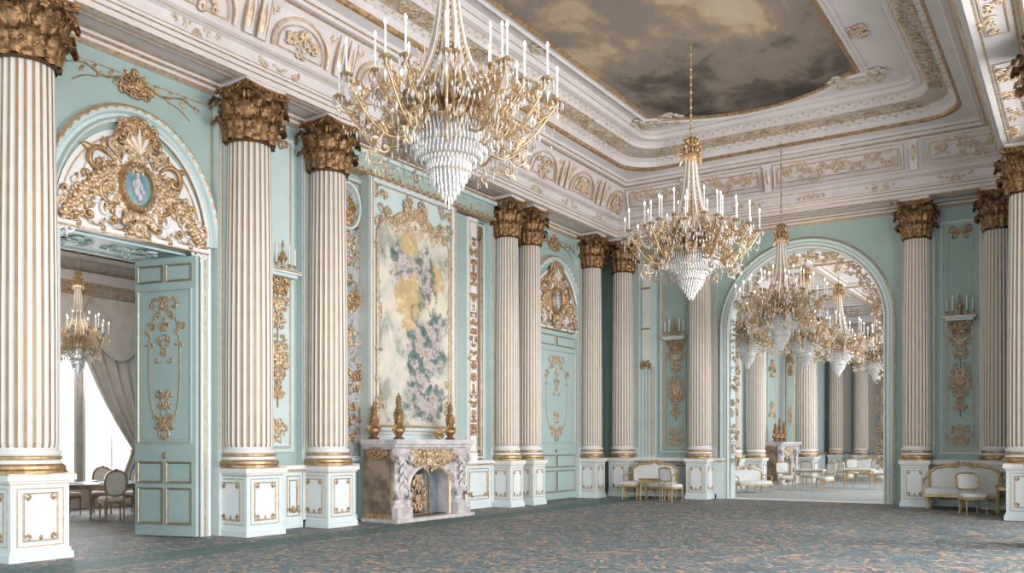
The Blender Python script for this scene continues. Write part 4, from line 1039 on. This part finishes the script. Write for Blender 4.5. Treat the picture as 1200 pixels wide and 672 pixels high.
# swagged valance
mb = MB(); 
for q, (c, hw_, dz_) in enumerate(((10.0, 1.0, .6), (11.75, .9, .75), (13.5, .95, .9))):
    rows = []
    for i in range(13):
        t = i/12; rows.append([(DX+.42+.10*sin(pi*t)+.03*sin(t*40), c+hw_*1.05*u, 5.25-dz_*1.7*t*(1-abs(u)**2.2)-.18*t*0-.02) for u in [j/10-1 for j in range(21)]])
    mb.grid(rows, CURT)
for y in (9.0, 10.9, 12.6, 14.4):
    rows = [[(DX+.42+.04*sin(u*5), y+(.10+.16*t)*u*.6, 5.25-1.5*t+.18*abs(u)*t) for u in [j/8*2-1 for j in range(9)]] for t in [i/8 for i in range(9)]]
    mb.grid(rows, CURT)
vo = mb.build('swagged_valance'); tag(vo, 'swagged grey valance hanging over the dining room windows', 'valance')
mb = MB(); mb.tube([(DX+.55, c-.9+.18*i, 5.22-.98*(1-((i-5)/5.0)**2)) for c in (11.75,) for i in range(11)], .015, LGOLD, 5); mb.build('fringe', vo)
rt = round_table(.85, .76, WOOD, PORC); rt.location = (-18.2, 11.45, 0); tag(rt, 'round dining table with pale top seen through the left doorway', 'table')
dch = chair(WOOD, FAB, True)
dsp = [(-17.08, 11.05, -pi/2-.35, 1, 'oval backed chair right of the round dining table, nearest and seen from behind'), (-19.14, 12.12, .95, 1, 'oval backed chair behind the round dining table, before the window'),
       (-19.38, 11.42, pi/2, 1, 'oval backed chair at the left of the round dining table'), (-18.6, 12.56, .35, 1, 'oval backed chair behind the round table, nearest the drape')]
for i, (x, y, r, s_, lab) in enumerate(dsp): place(dch, i == 0, (x, y, 0), r, (1, 1, 1.05), lab, 'chair', 'dining chairs with oval backs')
mb = MB()
for i in range(4):
    a = i*pi/2+.5; mb.lathe([(.05, .0), (.10, .012), (.13, .02), (.13, .024), (.0, .012)], PORC, 14, (0, 0, 0)); break
pl = mb.build('plate')
for i, (dx, dy) in enumerate(((.5, -.2), (-.1, -.55), (-.5, .2), (.2, .5))):
    o = pl if i == 0 else pl.copy()
    if i: COL.objects.link(o)
    o.location = (-18.2+dx, 11.45+dy, .76); tag(o, 'white porcelain plate laid on the round dining table', 'plate', 'plates on the dining table')

# ------------------------------------------------------------ chandeliers
def make_chandelier(top=2.4, watts=70, tiers=((12, 1.42, .40), (10, 1.00, .58), (6, .62, .72)), drops=True):
    root = empty('crystal_chandelier', (0, 0, 0))
    mb = MB(); mb.tube([(0, 0, z) for z in (2.3, (2.3+top)/2, top)], .018, CHG1, 6)
    z = 2.45
    while z < top: mb.ball((0, 0, z), .03, CHG1, 6, 1.5, 4); z += .16
    mb.build('suspension_rod', root)
    ld = bpy.data.lights.new('candle_glow', 'POINT'); ld.energy = watts; ld.color = (1, .86, .70); ld.shadow_soft_size = .9
    lo = bpy.data.objects.new('candle_glow', ld); COL.objects.link(lo); lo.parent = root; lo.location = (0, 0, 1.15)
    mb = MB(); mb.lathe([(.04, 2.42), (.10, 2.34), (.12, 2.28), (.08, 2.2), (.16, 2.12), (.20, 2.06), (.20, 2.0), (.14, 1.96), (.05, 1.94)], CHG1, 20)
    for j in range(10):
        a = j*2*pi/10; f = Fr((0, 0, 0), (cos(a), sin(a), 0), (-sin(a), cos(a), 0))
        mb.scroll(f, .12, 2.05, .5, .10, .9, 1, .016, 0, CHG1); mb.scroll(f, .1, 2.28, .7, .08, .9, 1, .014, 0, CHG1); mb.petal(f, .18, 2.05, -1.2, .2, .06, 0, .02, CHG2)
    mb.build('crown', root)
    # ribbed tent of glass and gilt bands
    mb = MB(); mc = MB()
    for j in range(10):
        a0 = j*2*pi/10
        pr = [(.10, 2.0), (.13, 1.7), (.17, 1.4), (.23, 1.1), (.31, .85), (.43, .62), (.58, .36)]
        rows = [[(r*cos(a0+u*.06/max(r, .1)*.9), r*sin(a0+u*.06/max(r, .1)*.9), z) for u in (-.5, .5)] for r, z in pr]
        mb.tube([(r*cos(a0), r*sin(a0), z) for r, z in pr], .022, CHG2, 5); mb.tube([(r*1.04*cos(a0+.2), r*1.04*sin(a0+.2), z) for r, z in pr], .020, CANDLE, 5)
        a1 = a0+pi/10
        mc.tube([(r*1.03*cos(a1), r*1.03*sin(a1), z) for r, z in pr], [.016]*7, CRYST2, 5)
        for i in range(len(pr)-1):
            for q in range(3):
                t = q/3; r = pr[i][0]*(1-t)+pr[i+1][0]*t; z = pr[i][1]*(1-t)+pr[i+1][1]*t
                mc.drop((r*1.04*cos(a1+.12), r*1.04*sin(a1+.12), z), .016, .07, CRYST, 5)
    mb.build('gilt_ribs', root); o = mc.build('crystal_swags', root); o['kind'] = 'stuff'
    mb = MB(); mb.lathe([(.03, 2.0), (.03, 1.6), (.07, 1.5), (.03, 1.4), (.04, 1.1), (.10, 1.0), (.12, .9), (.05, .8), (.05, .6), (.14, .5), (.18, .38), (.10, .28), (.12, .18), (.28, .10), (.34, .04), (.30, .0), (.1, -.05)], CHG1, 16)
    for j in range(12):
        a = j*2*pi/12; f = Fr((0, 0, 0), (cos(a), sin(a), 0), (-sin(a), cos(a), 0))
        mb.scroll(f, .15, .2, .9, .16, .9, 1, .02, 0, CHG1); mb.scroll(f, .12, .55, .8, .15, .9, -1, .018, 0, CHG2); mb.petal(f, .2, .1, .9, .35, .1, 0, .03, CHG1); mb.scroll(f, .08, .9, .6, .12, .9, 1, .015, 0, CHG1)
    mb.build('stem', root)
    mb = MB(); mb.lathe([(.58, .03), (.62, .03), (.64, .0), (.62, -.03), (.58, -.03), (.58, .03)], CHG1, 40)
    for j in range(20):
        a = j*2*pi/20; mb.petal(Fr((.6*cos(a), .6*sin(a), 0), (-sin(a), cos(a), 0), (cos(a), sin(a), 0)), 0, .02, pi/2, .12, .07, 0, .02, CHG2)
    mb.build('gallery_ring', root)
    # basket of prisms
    mb = MB(); mb.lathe([(.54, -.02), (.535, -.12), (.49, -.24), (.41, -.34), (.30, -.41), (.26, -.43), (.25, -.52), (.19, -.60), (.16, -.66), (.10, -.76), (.03, -.86), (.001, -.88)], CRYST, 32)
    for r, z, n, h in ((.61, -.05, 76, .15), (.60, -.13, 72, .14), (.565, -.20, 66, .13), (.50, -.27, 58, .13), (.44, -.34, 50, .12), (.36, -.40, 40, .09), (.29, -.46, 36, .12), (.285, -.52, 34, .14), (.24, -.60, 28, .14), (.20, -.66, 22, .16), (.14, -.75, 16, .14), (.09, -.83, 10, .13), (.05, -.90, 7, .12)):
        for j in range(n): a = j*2*pi/n; mb.drop((r*cos(a), r*sin(a), z), .015 if n > 30 else .020, h, CRYSTW, 4)
    for r, z in ((.585, -.10), (.545, -.25), (.40, -.39), (.295, -.56)): mb.lathe([(r, z-.008), (r+.012, z), (r, z+.008)], CHG2, 40)
    mb.drop((0, 0, -.95), .03, .14, CHG1, 6)
    o = mb.build('crystal_basket', root); o['kind'] = 'stuff'
    rnd = random.Random(4)
    for ti, (n, R, Z) in enumerate(tiers):
        mb = MB(); f = Fr((0, 0, 0), (1, 0, 0), (0, -1, 0))
        pts = []
        for i in range(17):
            t = i/16; x = .2+(R-.2)*t; z = .15*(1-t)+(Z-.02)*t - .50*sin(pi*t**1.1)*(1 if ti == 0 else .55)
            pts.append((x, 0, z))
        mb.tube(pts, [.024-.008*i/16 for i in range(17)], CHG1, 6)
        xm = .2+(R-.2)*.55; zm = pts[9][2]
        mb.scroll(f, xm, zm, pi*.35, .13, .95, 1, .014, 0, CHG1); mb.scroll(f, xm+.05, zm, -.6, .12, .9, -1, .014, 0, CHG2)
        mb.scroll(f, xm-.12, zm-.02, 2.2, .12, .95, -1, .013, .01, CHG2); mb.scroll(f, R-.05, Z-.14, 2.4, .12, .95, 1, .012, 0, CHG1); mb.scroll(f, R*.75, Z-.28, -.2, .11, .95, 1, .012, 0, CHG1)
        mb.scroll(f, .45, pts[4][2]+.05, 1.2, .13, .95, 1, .013, 0, CHG2); mb.petal(f, .55, pts[5][2], 2.0, .2, .08, 0, .02, CHG2)
        for q_, (xx, zz) in enumerate(((R*.6, zm+.22), (R*.42, zm+.32), (R*.85, Z-.02), (R*.72, zm-.14))):
            mb.tube([(xx, .10, zz-.12), (xx+.02, .13, zz), (xx-.03, .16, zz+.10), (xx+.04, .19, zz+.18)], [.012, .01, .008, .004], CHG2, 4)
            mb.drop((xx+.03, .16, zz-.04), .020, .13, CRYST, 5); mb.drop((xx-.05, -.13, zz), .022, .15, CRYST, 5)
        mb.scroll(f, .3, pts[2][2], .9, .13, .9, -1, .014, 0, CHG1); mb.petal(f, xm, zm, 1.0, .2, .08, 0, .02, CHG1); mb.petal(f, R-.12, Z-.1, .9, .16, .07, 0, .02, CHG1)
        mb.lathe([(.0, -.06), (.02, -.04), (.03, -.02), (.075, 0), (.085, .015), (.03, .01), (.028, .05), (.02, .05)], CHG1, 10, (R, 0, Z))
        # crystals of this arm
        for j in range(8): a = j*pi/4; mb.drop((R+.08*cos(a), .08*sin(a), Z-.05), .014, .12, CRYST, 4)
        mb.drop((R, 0, Z-.16), .03, .2, CRYST, 5)
        for i in (4, 7, 10, 13): mb.drop((pts[i][0], 0, pts[i][2]-.10), .020, .16, CRYST, 5)
        for i in range(7):
            t = i/6; mb.drop((R*.45+R*.5*t, .05, zm-.16-.10*sin(pi*t)+.2*t), .013, .07, CRYST2, 4)
        arm_me = mb
        mbc = MB(); hC = .36+.05*ti
        mbc.lathe([(.015, 0), (.014, hC), (.003, hC+.005)], CANDLE, 8); mbc.lathe([(.006, hC), (.017, hC+.025), (.014, hC+.05), (.002, hC+.08)], FLAME, 6)
        arm = candle_ = None
        for j in range(n):
            a = 2*pi*(j+.5*(ti % 2))/n+.1
            if arm is None: arm = arm_me.build('arm', root); candle_ = mbc.build('candle', arm); candle_.location = (R, 0, Z+.03); A = arm
            else:
                A = arm.copy(); COL.objects.link(A); c2 = candle_.copy(); COL.objects.link(c2); c2.parent = A
            A.rotation_euler = (0, 0, a)
    # hanging chains between arms
    mb = MB(); n, R, Z = tiers[0]
    for j in range(n):
        a0, a1 = 2*pi*j/n+.1, 2*pi*(j+1)/n+.1
        for i in range(1, 9):
            t = i/9; a = a0+(a1-a0)*t; mb.drop((R*cos(a), R*sin(a), Z-.02-.30*sin(pi*t)), .014, .07, CRYST2, 4)
            mb.drop((R*.62*cos(a), R*.62*sin(a), Z+.10-.28*sin(pi*t)), .014, .07, CRYST, 4)
            mb.drop((R*.80*cos(a), R*.80*sin(a), Z-.16-.20*sin(pi*t)), .018, .10, CRYST, 4)
    o = mb.build('crystal_chains', root); o['kind'] = 'stuff'
    return root
ch = make_chandelier(CH-5.70-.05)
chs = [((-7.0, 9.30, 5.70), 1.0, 'largest crystal chandelier, nearest the camera, with many lit candles'),
       ((-7.0, 17.75, 5.60), .98, 'middle crystal chandelier hanging on a long rod below the mural')]
for i, (loc, s_, lab) in enumerate(chs): place(ch, i == 0, loc, i*.2, (s_, s_, 1.0), lab, 'chandelier', 'crystal chandeliers')
c3 = make_chandelier(9.65-4.98)
place(c3, True, (-6.78, 23.55, 5.0), .3, (.82, .82, .98), 'third crystal chandelier hanging just in front of the large arch', 'chandelier', 'crystal chandeliers')
c4 = make_chandelier(4.0, 160, ((10, 1.25, .42), (8, .85, .62)))
place(c4, True, (-18.0, 10.85, 3.65), .3, (.48, .48, .66), 'small crystal chandelier in the dining room through the left doorway', 'chandelier', 'crystal chandeliers')
c4r = [x for x in c4.children if x.name.startswith('suspension')][0]
far = [((-7.75, 34.3, 5.1), .9, 'crystal chandelier in the far room, centre right beyond the arch'), ((-7.35, 39.3, 5.1), .95, 'crystal chandelier in the far room, rightmost beyond the arch'), ((-9.3, 28.5, 5.0), .85, 'crystal chandelier in the far room, leftmost beyond the arch'), ((-8.0, 30.6, 5.1), .85, 'crystal chandelier in the far room, behind the third hall chandelier')]
c5 = make_chandelier(2.8, 60, ((10, 1.30, .42), (8, .9, .62)))
for i, (loc, s_, lab) in enumerate(far): place(c5, i == 0, loc, i*.3, (s_, s_, 1.0), lab, 'chandelier', 'crystal chandeliers')

# ------------------------------------------------------------ far room beyond the arch
RX0, RX1, RY1, RZ = -11.2, -.2, 47.0, 7.75
mb = MB(); mb.bbox(RX0-.3, RX0, YB+.5, 47, 0, 8.0, TEAL2); struct(mb, 'wall_far_room_left')
mb = MB(); mb.bbox(RX0, 3, 47, 47.3, 0, 8.0, TEAL2)
fb = Fr((0, 47, 0), (1, 0, 0), (0, -1, 0))
for a in (-10.5, -8.8, -7.1, -5.4, -3.7, -2.0): mb.box(fb, a-.5, a+.5, 1.2, 7, 0, .1, FLUTE); mb.rect(fb, a+.55, a+1.15, 1.2, 6.8, .05, .05, LGOLD); mb.box(fb, a-.6, a+.6, 0, 1.1, 0, .3, PEDW)
struct(mb, 'wall_far_room_back')
mb = MB()
ew = [YB+.5, 27.5, 31.0, 32.5, 36, 37.5, 41, 42.5, 45, 47.3]
for i in range(0, len(ew), 2): mb.bbox(RX1, RX1+.3, ew[i], ew[i+1], 0, 8.0, TEAL2)
for i in range(1, len(ew)-1, 2): mb.bbox(RX1, RX1+.3, ew[i], ew[i+1], 6.2, 8.0, TEAL2); mb.bbox(RX1, RX1+.3, ew[i], ew[i+1], 0, .5, TEAL2)
struct(mb, 'wall_far_room_right')
mb = MB(); mb.bbox(RX0-.3, RX1+.3, YB+.5, 47.3, 7.9, 8.1, CEIL)
fs = Fr((0, 0, 7.9), (1, 0, 0), (0, 0, -1), (0, 1, 0))
for a in range(4):
    for b in range(4):
        x0 = -10.6+a*2.6; y0 = 26.6+b*5.1; mb.rect(fs, x0, x0+2.3, y0, y0+4.7, .18, .12, CEIL, 0, [LGOLD, CEIL, CEIL, LGOLD, CEIL]); rocaille(mb, fs, x0+1.15, y0+2.3, .7, 1.2, 10, a*4+b, RELIEFC, True, 0, .03, .25)
fl = Fr((RX0, 0, 0), (0, 1, 0), (1, 0, 0))
for fr, a0, a1 in ((fl, 26, 47), (fb, -11, -.2)):
    mb.box(fr, a0, a1, 7.0, 7.1, 0, .25, LGOLD); mb.box(fr, a0, a1, 7.1, 7.5, 0, .35, CEIL); mb.box(fr, a0, a1, 7.5, 7.6, 0, .6, LGOLD); mb.box(fr, a0, a1, 7.6, 7.9, 0, .8, CEIL)
struct(mb, 'ceiling')
mb = MB()       # left wall panelling of the far room
mb.box(fl, 26, 47, 0, 1.1, 0, .12, PEDW); mb.box(fl, 26, 47, 1.1, 1.2, 0, .18, LGOLD)
for a in (27.0, 28.9, 31.5, 36.8, 39.5, 43): mb.rect(fl, a, a+1.3, 1.4, 6.8, .05, .05, LGOLD); mb.box(fl, a+.1, a+1.2, 1.5, 6.7, 0, .02, TEAL); rocaille(mb, fl, a+.65, 5.5, .3, .9, 14, int(a), GOLD, True, .02, .025, .16); rocaille(mb, fl, a+.65, 3, .2, .7, 8, int(a)+3, LGOLD, True, .02, .02, .14)
struct(mb, 'trim_%d' % TR[0]); TR[0] += 1
fcol = [(-10.55, 27.0, 'first on its left wall'), (-10.75, 31.2, 'left of its fireplace'), (-10.75, 34.0, 'close left of its fireplace'), (-10.75, 42.0, 'deep on its left wall'), (-10.6, 46.4, 'leftmost on its end wall'), (-9.4, 46.4, 'second on its end wall'), (-8.2, 46.4, 'third on its end wall'), (-7.0, 46.4, 'last on its end wall'), (-10.1, 38.7, 'broadest, right of its fireplace')]
for x, y, lab in fcol: place(colp, False, (x, y, 0), 0, ((1.05, 1.05, .9) if 'broadest' in lab else (.8, .8, .9)), 'fluted column of the far room, '+lab, 'column', 'columns of the far room')
f2 = copy_tree(fp); f2.location = (-10.95, 36.2, 0); tag(f2, 'marble fireplace in the far room seen through the arch', 'fireplace')
ur = [o for o in COL.objects if o.name.startswith('gilt_urn') and o.parent is None][:3]
for i, o in enumerate(ur):
    c = copy_tree(o); c.location = (-10.95+.5, 35.5+.6*i, 1.70); tag(c, ('left', 'middle', 'right')[i]+' gilt urn on the mantel of the far room fireplace', 'urn', 'far room mantel urns')
rnd = random.Random(3)
ftab = [(-8.15, 31.9, .62), (-6.9, 33.6, .6)]
for i, (x, y, h) in enumerate(ftab):
    t = bench(.5, .35, .72, FABW, GWOOD, 'side_table'); t.location = (x, y, 0); tag(t, 'gilt table with pale top in the far room, '+('nearer the arch' if i == 0 else 'farther from the arch'), 'table')
fch = [(-8.9, 31.4, .6, 'left of the nearer gilt table'), (-7.5, 31.2, -.6, 'right of the nearer gilt table'), (-8.6, 33.5, 3.0, 'behind the nearer gilt table'), (-5.95, 33.1, -.9, 'right of the farther gilt table'), (-7.5, 34.2, 2.6, 'behind the farther gilt table'), (-8.3, 39.2, .2, 'at the right, alone near the end'), (-7.6, 39.5, -.5, 'rightmost, alone near the end')]
for i, (x, y, r, lab) in enumerate(fch):
    c = copy_tree(gch); c.location = (x, y, 0); c.rotation_euler = (0, 0, r); c.scale = (.98, .98, 1.02); tag(c, 'gilt chair in the far room, '+lab, 'chair', 'gilt chairs of the far room')
s3 = copy_tree(st); s3.scale = (1, 1, .8); s3.location = (-9.6, 29.3, 0); s3.rotation_euler = (0, 0, .9); tag(s3, 'low white settee in the far room, just beyond the left side of arch', 'settee')
s4 = copy_tree(st); s4.location = (-7.9, 41, 0); s4.scale = (1.1, 1, 1); tag(s4, 'white settee in the far room at the right, near its end', 'settee')
